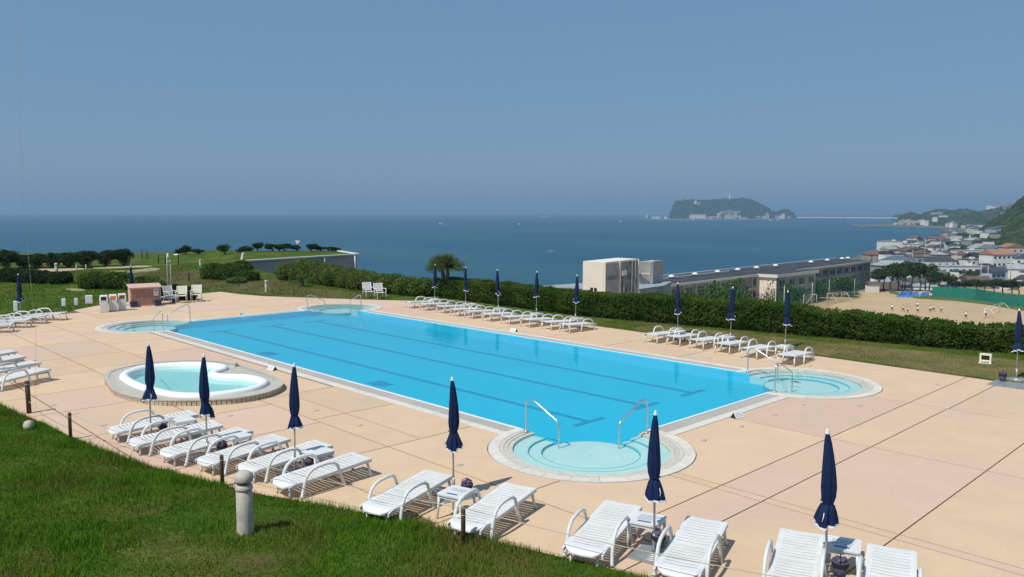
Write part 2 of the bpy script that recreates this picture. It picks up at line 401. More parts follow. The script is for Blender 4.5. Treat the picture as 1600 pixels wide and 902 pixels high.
for y in (2.42, 4.78, 7.05):
    mb = MB(); z = ZF+.004
    mb.box((-12.65, y, z), (20.9, .17, .004)); mb.box((-2.1, y, z), (.17, 1.15, .004)); mb.box((-23.2, y, z), (.17, 1.15, .004))
    P_(mb, 'lane_line', M['lane'])
for (x, y) in ((-9.4, 1.2), (-16.6, 1.2)):
    mb = MB(); mb.box((x, y, ZF+.003), (.75, .5, .005)); P_(mb, 'floor_drain', M['lane'])
# coping along the sides
def coping(p, d, nrm, L, n):
    """p start, d unit along, nrm unit outward"""
    for i in range(n):
        a = i*L/n+.004; b = (i+1)*L/n-.004
        for (o0, o1, zz, nm, mt) in ((.44, CW, .006, 'coping_stone', 'coping'), (.07, .435, .002, 'gutter_grate', 'grate'), (.003, .066, .012, 'pool_lip', 'lip')):
            q = [(p[0]+d[0]*s+nrm[0]*t, p[1]+d[1]*s+nrm[1]*t) for s, t in ((a, o0), (b, o0), (b, o1), (a, o1))]
            if (q[1][0]-q[0][0])*(q[2][1]-q[0][1])-(q[1][1]-q[0][1])*(q[2][0]-q[0][0]) < 0: q = q[::-1]
            P_(MB().prism(q, -.06, zz), nm, M[mt])
S0 = 2.02
coping((-PL+S0, 0), (1, 0), (0, -1), PL-2*S0, 17); coping((-PL+S0, PW), (1, 0), (0, 1), PL-2*S0, 17)
coping((0, S0), (0, 1), (1, 0), PW-2*S0, 5); coping((-PL, S0), (0, 1), (-1, 0), PW-2*S0, 5)
def ring(c, r0, r1, a0, a1, z0, z1, name, m, n=6, seg=1, parent=pool):
    for s in range(seg):
        b0 = a0+(a1-a0)*s/seg+(.002 if seg > 1 else 0); b1 = a0+(a1-a0)*(s+1)/seg-(.002 if seg > 1 else 0)
        mb = MB(); vs = []; 
        for i in range(n+1):
            a = b0+(b1-b0)*i/n; ca, sa = math.cos(a), math.sin(a)
            vs += [(c[0]+r0*ca, c[1]+r0*sa, z0), (c[0]+r1*ca, c[1]+r1*sa, z0), (c[0]+r1*ca, c[1]+r1*sa, z1), (c[0]+r0*ca, c[1]+r0*sa, z1)]
        f = []
        for i in range(n):
            q = i*4; r = q+4
            f += [(q+3, q+2, r+2, r+3), (q+1, r+1, r+2, q+2), (q, q+3, r+3, r), (q, r, r+1, q+1)]
        f += [(0, 1, 2, 3), (n*4+3, n*4+2, n*4+1, n*4)]
        mb.add(vs, f); P_(mb, name, m, parent)
for ci, c in enumerate(CORN):
    a0 = [math.pi/2, math.pi, -math.pi/2, 0][ci]      # start angle of the three quarters outside the pool
    a0 = {0: math.radians(180), 1: math.radians(-90), 2: 0, 3: math.radians(90)}[ci]
    # corner 0 (0,0): pool occupies 90..180 -> outside 180..450
    a1 = a0+1.5*math.pi
    ring(c, 1.93, RB, a0, a1, -.06, .010, 'kerb_stone', M['coping'], n=4, seg=18)
    ring(c, 1.835, 1.925, a0, a1, -.06, .006, 'bay_tile_ring', M['tilebay'], n=4, seg=12)
    ring(c, 1.745, 1.83, a0, a1, -.06, -.006, 'bay_tile_ring', M['tilebay'], n=4, seg=12)
    ring(c, RW, 1.74, a0, a1, -.4, -.018, 'bay_tile_ring', M['tilebay'], n=4, seg=12)
    ring(c, 1.33, RW, a0, a1, -.4, -.075, 'step', M['step'], n=40)
    ring(c, 1.31, 1.33, a0, a1, -.4, -.073, 'step_nosing', M['stepedge'], n=40)
    ring(c, 1.05, 1.31, a0, a1, -.4, -.11, 'step', M['step'], n=40)
    ring(c, 1.03, 1.05, a0, a1, -.4, -.108, 'step_nosing', M['stepedge'], n=40)
    ring(c, .02, 1.03, 0, 2*math.pi-1e-4, ZF-.02, -.16, 'step', M['step'], n=48)
    ring(c, 1.03, 1.055, a1, a0+2*math.pi, ZF-.02, -.155, 'step_nosing', M['stepedge'], n=20)
# water sheets
def water_mat(name, tint, bscale, bstr, rough=.02):
    m = bpy.data.materials.new(name); m.use_nodes = True; n = m.node_tree; N = n.nodes; L = n.links; N.clear()
    o = N.new('ShaderNodeOutputMaterial'); t = N.new('ShaderNodeBsdfTransparent'); t.inputs[0].default_value = (*tint, 1)
    g = N.new('ShaderNodeBsdfGlossy'); g.inputs['Roughness'].default_value = rough; fr = N.new('ShaderNodeFresnel'); fr.inputs[0].default_value = 1.33
    mx = N.new('ShaderNodeMixShader'); geo = N.new('ShaderNodeNewGeometry'); nz = N.new('ShaderNodeTexNoise'); nz.inputs['Scale'].default_value = bscale
    nz.inputs['Detail'].default_value = 3; bp = N.new('ShaderNodeBump'); bp.inputs['Strength'].default_value = bstr; bp.inputs['Distance'].default_value = .01
    L.new(geo.outputs['Position'], nz.inputs['Vector']); L.new(nz.outputs[0], bp.inputs['Height'])
    L.new(bp.outputs[0], g.inputs['Normal']); L.new(bp.outputs[0], fr.inputs['Normal'])
    L.new(fr.outputs[0], mx.inputs[0]); L.new(t.outputs[0], mx.inputs[1]); L.new(g.outputs[0], mx.inputs[2]); L.new(mx.outputs[0], o.inputs[0])
    return m
M['water'] = water_mat('clear pool water', (.90, .985, .985), 2.6, .6)
vs, fs = cdt([rect(-PL, 0, 0, PW)]+[circ(c, RW) for c in CORN], keep=lambda c: in_pool(c, RW))
tag(sheet('pool_water', vs, fs, ZW, M['water']), kind='structure')

# hand rails
def rail(c, e1, e2, label):
    c = Vector((*c, 0)); e1 = Vector((*e1, 0)); e2 = Vector((*e2, 0))
    A = c+e1*1.80-e2*.12; B = c+e1*.80-e2*.12; Z = Vector((0, 0, 1))
    t = (B-A).normalized(); pts = [A-Z*.02, A+Z*.2, A+Z*.5, A+Z*.64]
    for k in range(1, 7):
        a = math.pi*.5*k/6; pts.append(A+t*.13*(1-math.cos(a))+Z*(.64+.13*math.sin(a)))
    pts.append(A+t*.24+Z*.77)
    pts.append(A+t*.30+Z*.74)
    pts += [B-t*.06+Z*.44, B+t*.0+Z*.37, B+Z*.30, B+Z*.1, B-Z*.30]
    r = empty('pool_handrail', tuple(A)); tag(r, label, 'handrail', 'steel handrails at the pool steps')
    def pp(mb, n, m):
        o = mb.build(n, M[m]); o.parent = r; o.matrix_parent_inverse = Matrix.Translation(r.location).inverted()
    pp(MB().tube(pts, .019, 10), 'rail', 'steel')
    pp(MB().lathe([(.05, .012), (.05, .022), (.03, .03), (.02, .03)], 14, tuple(A)), 'floor_flange', 'steel')
rail((0, 0), (-1, 0), (0, 1), 'left steel handrail of the nearest round bay, in front of the long pool side')
rail((0, 0), (0, 1), (-1, 0), 'right steel handrail of the nearest round bay, beside the navy umbrella in front')
rail((0, PW), (-1, 0), (0, -1), 'steel handrail at right bay on the side of the loungers by the hedge')
rail((0, PW), (0, -1), (-1, 0), 'steel handrail at right bay on the side of the open deck')
rail((-PL, PW), (1, 0), (0, -1), 'right steel handrail of the far bay below the two white chairs')
rail((-PL, PW), (0, -1), (1, 0), 'left steel handrail of the far bay near the bollard lamp')
rail((-PL, 0), (1, 0), (0, 1), 'short looking steel handrail of left bay nearest the children\'s pool')
rail((-PL, 0), (0, 1), (1, 0), 'steel handrail of left bay in front of the timber cabinet')

# ---- children's pool: tiled round platform and white moulded tub
kid = empty('childrens_pool', (KC[0], KC[1], 0)); tag(kid, 'small lobed white paddling pool set in a round tiled platform', 'paddling pool')
def Pk(mb, name, m, **k): return P_(mb, name, m, kid, **k)
M['platform'] = mat('grey platform tile', (.50, .47, .40), .8, (.42, .40, .35), scale=3, bump=.2, bscale=30)
KZ = .15
RIM = [(-12.99, -5.14), (-13.7, -4.95), (-14.2, -4.55), (-14.55, -3.91), (-14.3, -2.95), (-13.7, -2.35), (-13.05, -2.10), (-12.4, -2.2), (-11.95, -2.75), (-11.45, -2.72), (-11.0, -2.35), (-10.4, -2.15), (-9.6, -2.25), (-9.05, -2.85), (-8.98, -3.61), (-9.2, -4.35), (-9.8, -4.87), (-10.67, -5.08), (-11.7, -5.2)]
RIM = [(CAMP[0]+(x-CAMP[0])*1.009, CAMP[1]+(y-CAMP[1])*1.009) for x, y in RIM]
RIM = [(-12.3+(x+12.3)*.955, -3.7+(y+3.7)*.97) for x, y in RIM]
rim = spline(RIM, 5); nR = len(rim)
tub_prof = [(-.01, KZ), (0, KZ+.06), (.05, KZ+.10), (.16, KZ+.105), (.22, KZ+.07), (.25, KZ+.02), (.27, KZ-.05), (.33, KZ-.16)]
rings = [[(x, y, z) for x, y in offs(rim, d)] for d, z in tub_prof]
V = [p for r in rings for p in r]; F = []
for j in range(len(rings)-1):
    for i in range(nR):
        a, b = j*nR+i, j*nR+(i+1) % nR; F.append((a, b, b+nR, a+nR))
mb = MB(); mb.add(V, F, 0, True); o = Pk(mb, 'tub', M['lip'])
inner = offs(rim, .33)
vs, fs = cdt([inner], keep=lambda c: inside(c, inner)); o = sheet('tub_floor', vs, fs, KZ-.16, M['step']); o.parent = kid; o.matrix_parent_inverse = Matrix.Translation(kid.location).inverted()
mb = MB(); mb.tube([(-13.3, -3.9, KZ-.155), (-12.3, -4.1, KZ-.155), (-11.0, -4.4, KZ-.155)], .012, 5); Pk(mb, 'tub_ledge', M['stepedge'])
inner2 = offs(rim, .26)
M['kidwater'] = water_mat('shallow water', (.74, .95, .95), 3, .3)
vs, fs = cdt([inner2], keep=lambda c: inside(c, inner2)); o = sheet('childrens_pool_water', vs, fs, KZ, M['kidwater']); tag(o, kind='structure')
plat = offs(KOUT, .02); vs, fs = cdt([plat, rim], keep=lambda c: inside(c, plat) and not inside(c, rim)); o = sheet('platform_top', vs, fs, KZ, M['platform']); o.parent = kid; o.matrix_parent_inverse = Matrix.Translation(kid.location).inverted()
M['sidetile'] = mat('cream side tile', (.50, .43, .33), .6, (.42, .35, .26), scale=9, objvar=.12)
tme = MB().prism([(-.052, -.02), (.052, -.02), (.052, .02), (-.052, .02)], 0, .060).mesh('tile', M['sidetile'])
def wallstrip(poly, z0, z1):
    n = len(poly); return MB().add([(*p, z0) for p in poly]+[(*p, z1) for p in poly], [(i, (i+1) % n, (i+1) % n+n, i+n) for i in range(n)])
Pk(wallstrip(offs(KOUT, .045), -.02, KZ-.002), 'platform_bed', M['joint'])
ko, ki = offs(KOUT, -.005), offs(KOUT, .14); n = len(ko)
Pk(MB().add([(*p, KZ-.02) for p in ko]+[(*p, KZ+.012) for p in ko]+[(*p, KZ+.012) for p in ki], [(i, (i+1) % n, (i+1) % n+n, i+n) for i in range(n)]+[(i+n, (i+1) % n+n, (i+1) % n+2*n, i+2*n) for i in range(n)]), 'platform_edge', M['platform'])
tl_ = offs(KOUT, .03); acc = 0; nxt = 0; cnt = 0
for i in range(n):
    a = Vector(tl_[i]); b = Vector(tl_[(i+1) % n]); L = (b-a).length; an = math.atan2((b-a).y, (b-a).x)
    while nxt < acc+L:
        p = a.lerp(b, (nxt-acc)/L); nxt += .122
        if p.y > -1.9 and p.x < -9.6: continue
        for row in range(2): inst('tile', tme, kid, (p.x-KC[0], p.y-KC[1], -.001+row*.065), an)
    acc += L
mb = MB(); mb.box((0, 0, .06), (.16, .12, .12)); mb.add([(-.1, -.08, 0), (.1, -.08, 0), (.04, .07, .13), (-.05, .05, .12)], [(0, 1, 2, 3)])
o = mb.build('stone', M['concrete'], bevel=.03); o.location = (-12.95, -1.75, KZ); tag(o, 'small dark stone beside the notch of the paddling pool', 'stone')

# ------------------------------------------------------------------ lawns
PLAT = [(34, 24), (12, 22.5), (3.3, 21.8), (-5, 19.9), (-15, 18.4), (-25, 18.9), (-31, 17.6), (-38, 17.6), (-48, 17.2), (-54, 17.6), W(377, 63.5), W(377, 80.4), W(350, 90), W(280, 93.5), W(200, 93.5), W(90, 94), W(-100, 94), W(-400, 94), (-70, -70), (0, -60), (34, -50)]
def lawn_z(p):
    x, y = p[0], p[1]
    d = pdist(p, DECK)
    if y < 0.1 and x > -24: return .02+.13*min(d, 1.6)+.03*max(0, min(d-1.6, 8))
    dx, dy = x-CAMP[0], y-CAMP[1]; dp = dx*math.sin(YAW)+dy*math.cos(YAW)
    if dp < 60: return .012+.004*min(d, 8)
    px = 800+FOC*(dx*math.cos(YAW)-dy*math.sin(YAW))/dp
    a = max(0, min(1, (dp-60)/12)); b = max(0, min(1, (px-215)/110)); return .044+(.25+.6*max(0, min(1, (px-325)/40)))*a*a*(3-2*a)*b*b*(3-2*b)
gp = [(x*.5, y*.5) for x in range(-50, 20) for y in range(-30, 2)]
gp = [p for p in gp if not inside(p, DECK) and pdist(p, DECK) > .3]
gp += [(x*2., y*2.) for x in range(-50, -18) for y in range(-2, 22) if inside((x*2., y*2.), PLAT) and pdist((x*2., y*2.), PLAT) > 1]
gp += [(x*5., y*5.) for x in range(-20, 7) for y in range(-12, 6) if not inside((x*5., y*5.), DECK) and pdist((x*5., y*5.), DECK) > 4 and inside((x*5., y*5.), PLAT) and y*5 > 1]
vs, fs = cdt([PLAT, DECK], gp, keep=lambda c: inside(c, PLAT) and not inside(c, DECK))
tag(sheet('lawn', vs, fs, 0, M['turf'], zf=lawn_z, skirt=2.6), kind='structure')
# dry strips and sandy paths lying on the lawn
def patch(name, poly, m, dz=.006):
    sp = spline(poly, 4); 
    ext = [(x*.8, y*.8) for x in range(-100, 30) for y in range(-15, 32) if inside((x*.8, y*.8), sp)]
    v, f = cdt([sp], ext[:600], keep=lambda c: inside(c, sp)); return tag(sheet(name, v, f, 0, m, zf=lambda p: lawn_z(p)+dz), kind='structure')
M['dry2'] = mat('worn lawn', (.13, .115, .045), .95, (.085, .10, .03), scale=.5, detail=8, bump=.4, bscale=18, spec=.1)
patch('dry_grass', [(-9.5, 14.15), (-2, 14.1), (6, 13.85), (14, 13.7), (20, 13.6), (20, 18), (10, 18.5), (3, 17.8), (-3, 16.8), (-9, 16.3)], M['dryturf'], .008)
patch('dry_grass', [(-37.5, 9.2), (-33, 9.7), (-30, 11.5), (-26.5, 13.6), (-30, 14.3), (-36, 13.8), (-44, 15.5), (-53, 15), (-58, 11), (-48, 7), (-41, 6)], M['dry2'], .008)
for poly in ([W(35, 66), W(60, 63), W(105, 66), W(128, 68), W(100, 70), W(60, 68)], [W(165, 66), W(190, 63.5), W(225, 65), W(246, 67.5), W(232, 69), W(200, 66.5)], [W(140, 69), W(165, 68.5), W(235, 71), W(200, 72.5), W(160, 71)], [W(96, 50.2), W(110, 49), W(127, 49.6), W(112, 50.6)]):
    patch('sand_path', poly, M['sand'], .014)

WORN = [spline(q, 5) for q in ([(-2.77, -8.81), (-2.93, -8.22), (-2.55, -7.74), (-1.99, -7.99), (-1.9, -8.48), (-2.04, -8.89)], [(-1.41, -9.13), (-1.3, -8.92), (-.88, -9.03), (-.91, -9.24)], [(-1.0, -8.64), (-.73, -8.26), (-.2, -8.44), (-.37, -8.8)], [(-1.63, -10.2), (-1.56, -9.83), (-1.02, -9.77), (-.95, -10.2)], [(.46, -8.17), (.73, -7.66), (1.27, -7.76), (1.1, -8.2)], [(-5.62, -8.18), (-5.28, -7.66), (-4.83, -7.75), (-4.99, -8.25)])]
M['worn'] = mat('worn dry turf', (.12, .105, .035), .95, (.05, .085, .014), scale=9, detail=8, bump=.5, bscale=40, spec=.05)
for q in WORN: patch('worn_lawn', q[::3], M['worn'], .007)
def worn(p):
    for q in WORN:
        if abs(p[0]-q[0][0]) < 1.6 and abs(p[1]-q[0][1]) < 1.6 and inside((p[0]+random.gauss(0, .22), p[1]+random.gauss(0, .16)), q): return random.random() < .42
    return False
def quads(P, T, B, sz):
    """P centres, T,B unit axes (n,3), sz (n,2) -> V,F"""
    a = T*sz[:, :1]; b = B*sz[:, 1:]
    V = np.stack([P-a-b*.15, P-a*.2-b, P+a-b*.1, P+b], 1).reshape(-1, 3)
    F = np.arange(len(P)*4).reshape(-1, 4); return V, F
def rand_axes(n, upbias=0):
    n1 = np.random.normal(size=(n, 3)); n1 /= np.linalg.norm(n1, axis=1)[:, None]
    r = np.random.normal(size=(n, 3)); T = np.cross(n1, r); T /= np.linalg.norm(T, axis=1)[:, None]
    return T, np.cross(n1, T)
def fog(P, s): # cheap smooth field
    return (np.sin(P[:, 0]*1.7*s+1.3)*np.sin(P[:, 1]*1.3*s-.7)+np.sin(P[:, 0]*.6*s+P[:, 1]*.9*s)+np.sin(P[:, 0]*3.1*s-P[:, 1]*2.3*s+2)*.5)/2.5

# grass blades in front (uncountable)
def blades(n, x0, x1, y0, y1, hmin, hmax, ok, wd=.007):
    P = np.random.uniform((x0, y0), (x1, y1), (n, 2))
    m = np.array([ok(p) for p in P]); P = P[m]
    Z = np.array([lawn_z(p) for p in P]); h = np.random.uniform(hmin, hmax, len(P))*np.clip(1+.75*fog(P, 1.1)+.35*fog(P+3, 3.7), .12, 2.0)
    a = np.random.uniform(0, 6.28, len(P)); lean = np.random.uniform(.1, .65, len(P))*h; b = np.random.uniform(0, 6.28, len(P))
    p0 = np.column_stack([P[:, 0]-wd*np.cos(a), P[:, 1]-wd*np.sin(a), Z-.005]); p1 = np.column_stack([P[:, 0]+wd*np.cos(a), P[:, 1]+wd*np.sin(a), Z-.005])
    p2 = np.column_stack([P[:, 0]+lean*np.cos(b), P[:, 1]+lean*np.sin(b), Z+h])
    V = np.stack([p0, p1, p2], 1).reshape(-1, 3); return V, np.arange(len(V)).reshape(-1, 3)
camf = Vector((math.sin(YAW), math.cos(YAW)))
def in_view(p, lim=.72):
    d = Vector((p[0]-CAMP[0], p[1]-CAMP[1])); z = d.dot(camf); l = d.x*camf.y-d.y*camf.x
    return z > 3.5 and abs(l) < lim*z+.5
def okn(p): return in_view(p) and not inside(p, DECK) and not worn(p)
V1, F1 = blades(420000, -16, 8, -13.5, -3.2, .035, .085, okn)
# longer tufts at the deck edge
def oke(p): return in_view(p) and not inside(p, DECK) and pdist(p, DECK) < .35+.25*math.sin(p[0]*3.1)
V2, F2 = blades(160000, -14, 8, -9.5, -3.2, .06, .16, oke, .006)
V = np.concatenate([V1, V2]); F = np.concatenate([F1, F2+len(V1)])
o = link(bpy.data.objects.new('lawn_grass', npmesh('lawn_grass', V, F, M['grass']))); tag(o, kind='stuff')
def okm(p): return in_view(p, .68) and not inside(p, DECK) and inside(p, PLAT) and math.hypot(p[0]-CAMP[0], p[1]-CAMP[1]) > 30
V1, F1 = blades(70000, -62, -27, -16, 17, .05, .13, okm, .02)
DRYP = [(-37.5, 9.2), (-33, 9.7), (-30, 11.5), (-26.5, 13.6), (-30, 14.3), (-36, 13.8), (-44, 15.5), (-53, 15), (-58, 11), (-48, 7), (-41, 6)]
c3 = V1.reshape(-1, 3, 3).mean(1); dm = np.array([inside(q, DRYP) for q in c3[:, :2]])
V3 = V1.reshape(-1, 3, 3)[dm].reshape(-1, 3); V1 = V1.reshape(-1, 3, 3)[~dm].reshape(-1, 3); F1 = np.arange(len(V1)).reshape(-1, 3)
V2, F2 = blades(5000, -12, 14, 13.7, 19, .03, .09, lambda p: not inside(p, DECK), .01)
V4, F4 = blades(20000, -12, 14, 13.75, 19, .03, .08, lambda p: not inside(p, DECK), .01)
Vd = np.concatenate([V3, V4]); o = link(bpy.data.objects.new('dry_grass_blades', npmesh('dry_grass_blades', Vd, np.arange(len(Vd)).reshape(-1, 3), M['dryblade']))); tag(o, kind='stuff')
o = link(bpy.data.objects.new('rough_grass', npmesh('rough_grass', np.concatenate([V1, V2]), np.concatenate([F1, F2+len(V1)]), M['grass']))); tag(o, kind='stuff')

# ------------------------------------------------------------------ foliage builders
def blob_leaves(blobs, n, size, shell=.35, flatbase=None):
    """blobs: (cx,cy,cz,rx,ry,rz); leaves over the outer shells, with lumps"""
    wts = np.array([b[3]*b[4]+b[3]*b[5]+b[4]*b[5] for b in blobs]); wts = wts/wts.sum(); Ps = []
    for b, k in zip(blobs, (wts*n).astype(int)+1):
        d = np.random.normal(size=(k, 3)); d /= np.linalg.norm(d, axis=1)[:, None]
        r = 1-shell*np.random.random(k)**1.6+.12*np.sin(d[:, 0]*7+b[0])*np.sin(d[:, 1]*6+b[1]*2)*np.sin(d[:, 2]*5+1)
        Ps.append(np.array(b[:3])+d*np.array(b[3:])*r[:, None])
    P = np.concatenate(Ps)
    if flatbase is not None: P = P[P[:, 2] > flatbase]
    T, B = rand_axes(len(P)); s = np.random.uniform(.6, 1.3, (len(P), 1))*size
    return quads(P, T, B, np.concatenate([s, s*.75], 1))
def core_blobs(blobs, k=.72, seg=8):
    mb = MB()
    for b in blobs:
        prof = [(max(.001, math.sin(math.pi*j/6)), -math.cos(math.pi*j/6)) for j in range(7)]
        vs = []
        for r, z in prof:
            for q in range(seg):
                a = 2*math.pi*q/seg; vs.append((b[0]+b[3]*k*r*math.cos(a), b[1]+b[4]*k*r*math.sin(a), b[2]+b[5]*k*z))
        mb.add(vs, [(j*seg+q, j*seg+(q+1) % seg, (j+1)*seg+(q+1) % seg, (j+1)*seg+q) for j in range(6) for q in range(seg)], 0, True)
    return mb
def shrub(name, blobs, n, size, leafm, label, cat='shrub', group=None, loc=(0, 0, 0), core=.75):
    o = empty(name, loc); tag(o, label, cat, group)
    V, F = blob_leaves(blobs, n, size, flatbase=.0)
    link(bpy.data.objects.new('foliage', npmesh('foliage', V, F, leafm)), o)
    core_blobs(blobs, core).build('branches', M['hedge_core'], o)
    return o
# clipped hedge: box-like run with rounded top
def hedge(pts, label, dens, leaf, leafm, depth=1.5, lump=.085):
    """pts: (x,y,h) front line; depth goes to +normal (away from the deck)"""
    base = Vector(pts[0][:2]); root = empty('hedge', (pts[0][0], pts[0][1], 0)); tag(root, label, 'hedge')
    Pn = []; cmb = MB()
    for (a, b) in zip(pts[:-1], pts[1:]):
        A = np.array(a[:2]); B = np.array(b[:2]); L = np.linalg.norm(B-A); t = (B-A)/L; nn = np.array([-t[1], t[0]])
        if nn[1] < 0: nn = -nn
        n = int(L*(1.2+depth+.9)*dens); s = np.random.random(n); hh = a[2]+(b[2]-a[2])*s
        u = np.random.random(n)*(hh+depth+.2)
        front = u < hh
        z = np.where(front, u, hh); dd = np.where(front, 0., u-hh)
        # round the top shoulder
        sh = .22; kz = np.clip((z-(hh-sh))/sh, 0, 1); dd = np.where(front, dd+sh*(1-np.sqrt(np.clip(1-kz**2, 0, 1))), dd)
        x0 = s*L+a[0]*1.3
        wob = lump*(np.sin(x0*2.1+z*1.7)+.7*np.sin(x0*4.7-z*3+1)+.5*np.sin(x0*9.1+z*6)+.5*np.sin(dd*5+x0*3))/1.6
        bot = np.clip((.35-z)/.35, 0, 1)*.18
        off = np.random.random(n)**2*.16+.10*(np.sin(x0*13+z*9)*np.sin(x0*7.3-z*11) > .55)-.07*(np.random.random(n) > .985)
        P2 = A+np.outer(s*L, t)+np.outer(dd+np.where(front, -wob+off+bot, 0), nn)
        z2 = np.where(front, z, hh+wob*.6-off)+np.random.normal(0, .016, n)+np.where(np.random.random(n) > .985, .07, 0)*(~front)
        Pn.append(np.column_stack([P2, z2]))
        for q in (0,):
            ci = [A+nn*.22, B+nn*.22, B+nn*depth, A+nn*depth]
            vs = [(p[0], p[1], 0.05) for p in ci]+[(ci[0][0], ci[0][1], a[2]-.16), (ci[1][0], ci[1][1], b[2]-.16), (ci[2][0], ci[2][1], b[2]-.16), (ci[3][0], ci[3][1], a[2]-.16)]
            cmb.add(vs, [(0, 1, 5, 4), (1, 2, 6, 5), (2, 3, 7, 6), (3, 0, 4, 7), (4, 5, 6, 7)])
    P = np.concatenate(Pn); P = P-np.array([base[0], base[1], 0]); T, B = rand_axes(len(P)); s = np.random.uniform(.6, 1.3, (len(P), 1))*leaf
    V, F = quads(P, T, B, np.concatenate([s, s*.7], 1))
    link(bpy.data.objects.new('leaves', npmesh('leaves', V, F, leafm)), root)
    o = cmb.build('branches', M['hedge_core']); o.parent = root; o.matrix_parent_inverse = Matrix.Translation(root.location).inverted()
    return root
hedge([(-25.3, 16.1, 1.10), (-22, 15.95, 1.12), (-19.1, 15.9, 1.08), (-14.2, 15.8, 1.02), (-10.8, 16.3, 1.18), (-8.3, 16.9, 1.18), (-5.2, 17.4, 1.18), (-2.9, 17.9, 1.02), (-.5, 18.2, .94), (1.5, 18.6, .86), (2.6, 18.9, .86), (3.8, 19.3, 1.08), (7, 20, 1.3), (13, 21, 1.3)],
      'long clipped dark green hedge running behind the loungers on the far side', 1150, .034, M['hedge'])
BL = []
for (x, y, h, r) in ((-41.8, 15.9, 1.35, 1.3), (-40.2, 16.1, 1.65, 1.4), (-38.5, 15.9, 1.6, 1.3), (-37, 15.9, 1.45, 1.2), (-35.4, 15.8, 1.4, 1.2), (-33.8, 15.8, 1.3, 1.1), (-32.2, 15.7, 1.3, 1.1), (-30.6, 15.8, 1.15, 1.0), (-29.2, 15.9, 1.2, 1.0), (-27.8, 16.0, 1.1, .95), (-26.6, 16.3, 1.1, .8)):
    BL.append((x+40, y-16, h*.45, r, 1.1, h*.55))
shrub('flowering_hedge', BL, 52000, .045, M['hedge_bright'], 'lumpy bright green hedge of mixed shrubs behind the two white chairs', 'hedge', loc=(-40, 16, 0))

# left shrubs, pine row
shrub('dark_shrub', [(0, 0, .4, 1.6, 1.0, .55), (1.8, .8, .42, 1.4, 1, .5)], 9000, .06, M['shrub_dark'], 'dark low shrub at the left photo edge behind the first umbrella', group=None, loc=(*W(10, 56), 0))
shrub('dark_shrub', [(0, 0, .4, 1.2, .8, .5), (1.2, .6, .4, 1.0, .8, .45)], 7000, .06, M['shrub_dark'], 'dark rounded shrub just left of the pale bollard lamp', loc=(*W(62, 54.5), 0))
shrub('dark_shrub', [(0, 0, .4, .5, .5, .42)], 3000, .06, M['shrub_dark'], 'small dark shrub just right of the pale bollard lamp on the left lawn', loc=(*W(96, 55), 0))
shrub('dark_shrub', [(0, 0, .5, 1.2, 1, .62), (1.5, .9, .52, 1.3, 1, .6), (2.9, 2.1, .42, 1.1, 1, .45)], 14000, .055, M['hedge'], 'wide dark shrub on the left lawn behind the three bins', loc=(*W(143, 51), 0))
shrub('dark_shrub', [(0, 0, .35, .8, .8, .48), (.9, .8, .3, .7, .7, .4)], 7000, .05, M['hedge_bright'], 'mid green shrub behind the umbrella at the timber cabinet', loc=(*W(208, 50), 0))
shrub('dark_shrub', [(0, 0, .42, .55, .5, .48), (.5, .5, .4, .5, .5, .5), (1.0, 1.0, .35, .45, .5, .42)], 8000, .04, M['shrub_dark'], 'almost black shrub between timber cabinet and cream chairs', loc=(-34.9, 4.3, 0))
shrub('dark_shrub', [(0, 0, .5, 1.1, 1, .72), (1.3, .5, .45, 1.2, 1, .6), (2.6, 1.2, .35, 1, .9, .45)], 9000, .06, M['hedge'], 'rounded dark shrub group beside the small bollard near the roof garden', loc=(*W(332, 58), 0))
shrub('grey_shrub', [(0, 0, .2, .7, .7, .25)], 2500, .05, M['palm_leaf'], 'small grey green bush in front of the rounded shrub group', loc=(*W(366, 55), 0))
shrub('dark_shrub', [(0, 0, .5, .9, .7, .6), (-.7, -.6, .4, .7, .6, .5)], 6000, .05, M['hedge'], 'dark shrub hiding the left end of the roof garden wall', loc=(*W(376, 62), .1))
k = 0
labs = ['dense dark pine at the left photo edge before the sea', 'second dark wind-bent pine from the left edge', 'dark pine with low flat crown above the sandy path', 'dark pine with gaps showing sea under its crown', 'dark pine in the middle of the left row', 'dark pine above the wide lawn shrub', 'thin-trunked pine left of the last round one', 'round-crowned last pine of the left row']
for (px, D, wv, h, lab) in ((6, 68, 2.6, 1.7, labs[0]), (34, 69, 2.5, 1.15, labs[1]), (56, 69, 2.4, 1.3, labs[2]), (82, 69, 2.4, 1.3, labs[3]), (106, 69.5, 2.3, 1.35, labs[4]), (133, 70, 2.4, 1.5, labs[5]), (163, 71, 2.1, 1.5, labs[6]), (194, 72, 1.9, 1.55, labs[7])):
    x, y = W(px, D); t = empty('shore_pine', (x, y, .02)); tag(t, lab, 'pine tree', 'dark pines along the far edge of the left lawn')
    rs = [(random.uniform(-.6, .6)*wv/2, random.uniform(-.5, .5), h*random.uniform(.6, .72), wv*.42, .8, h*.3) for _ in range(4)]+[(-wv*.3, 0, h*.35, wv*.35, .5, h*.3)]
    rs += [(random.uniform(-.5, .5)*wv, 0, h*random.uniform(.7, .92), wv*.16, .3, h*.12) for _ in range(4)]; V, F = blob_leaves(rs, 4200, .06, .6); link(bpy.data.objects.new('crown', npmesh('crown', V, F, M['shrub_dark'])), t)
    mb = MB()
    for q in range(3): mb.tube([(wv*(q-1)*.3, 0, 0), (wv*(q-1)*.25+.1, .05, h*.3), (wv*(q-1)*.3-.05, 0, h*.65)], [.06, .05, .03], 6)
    mb.build('trunk', M['bark'], t)

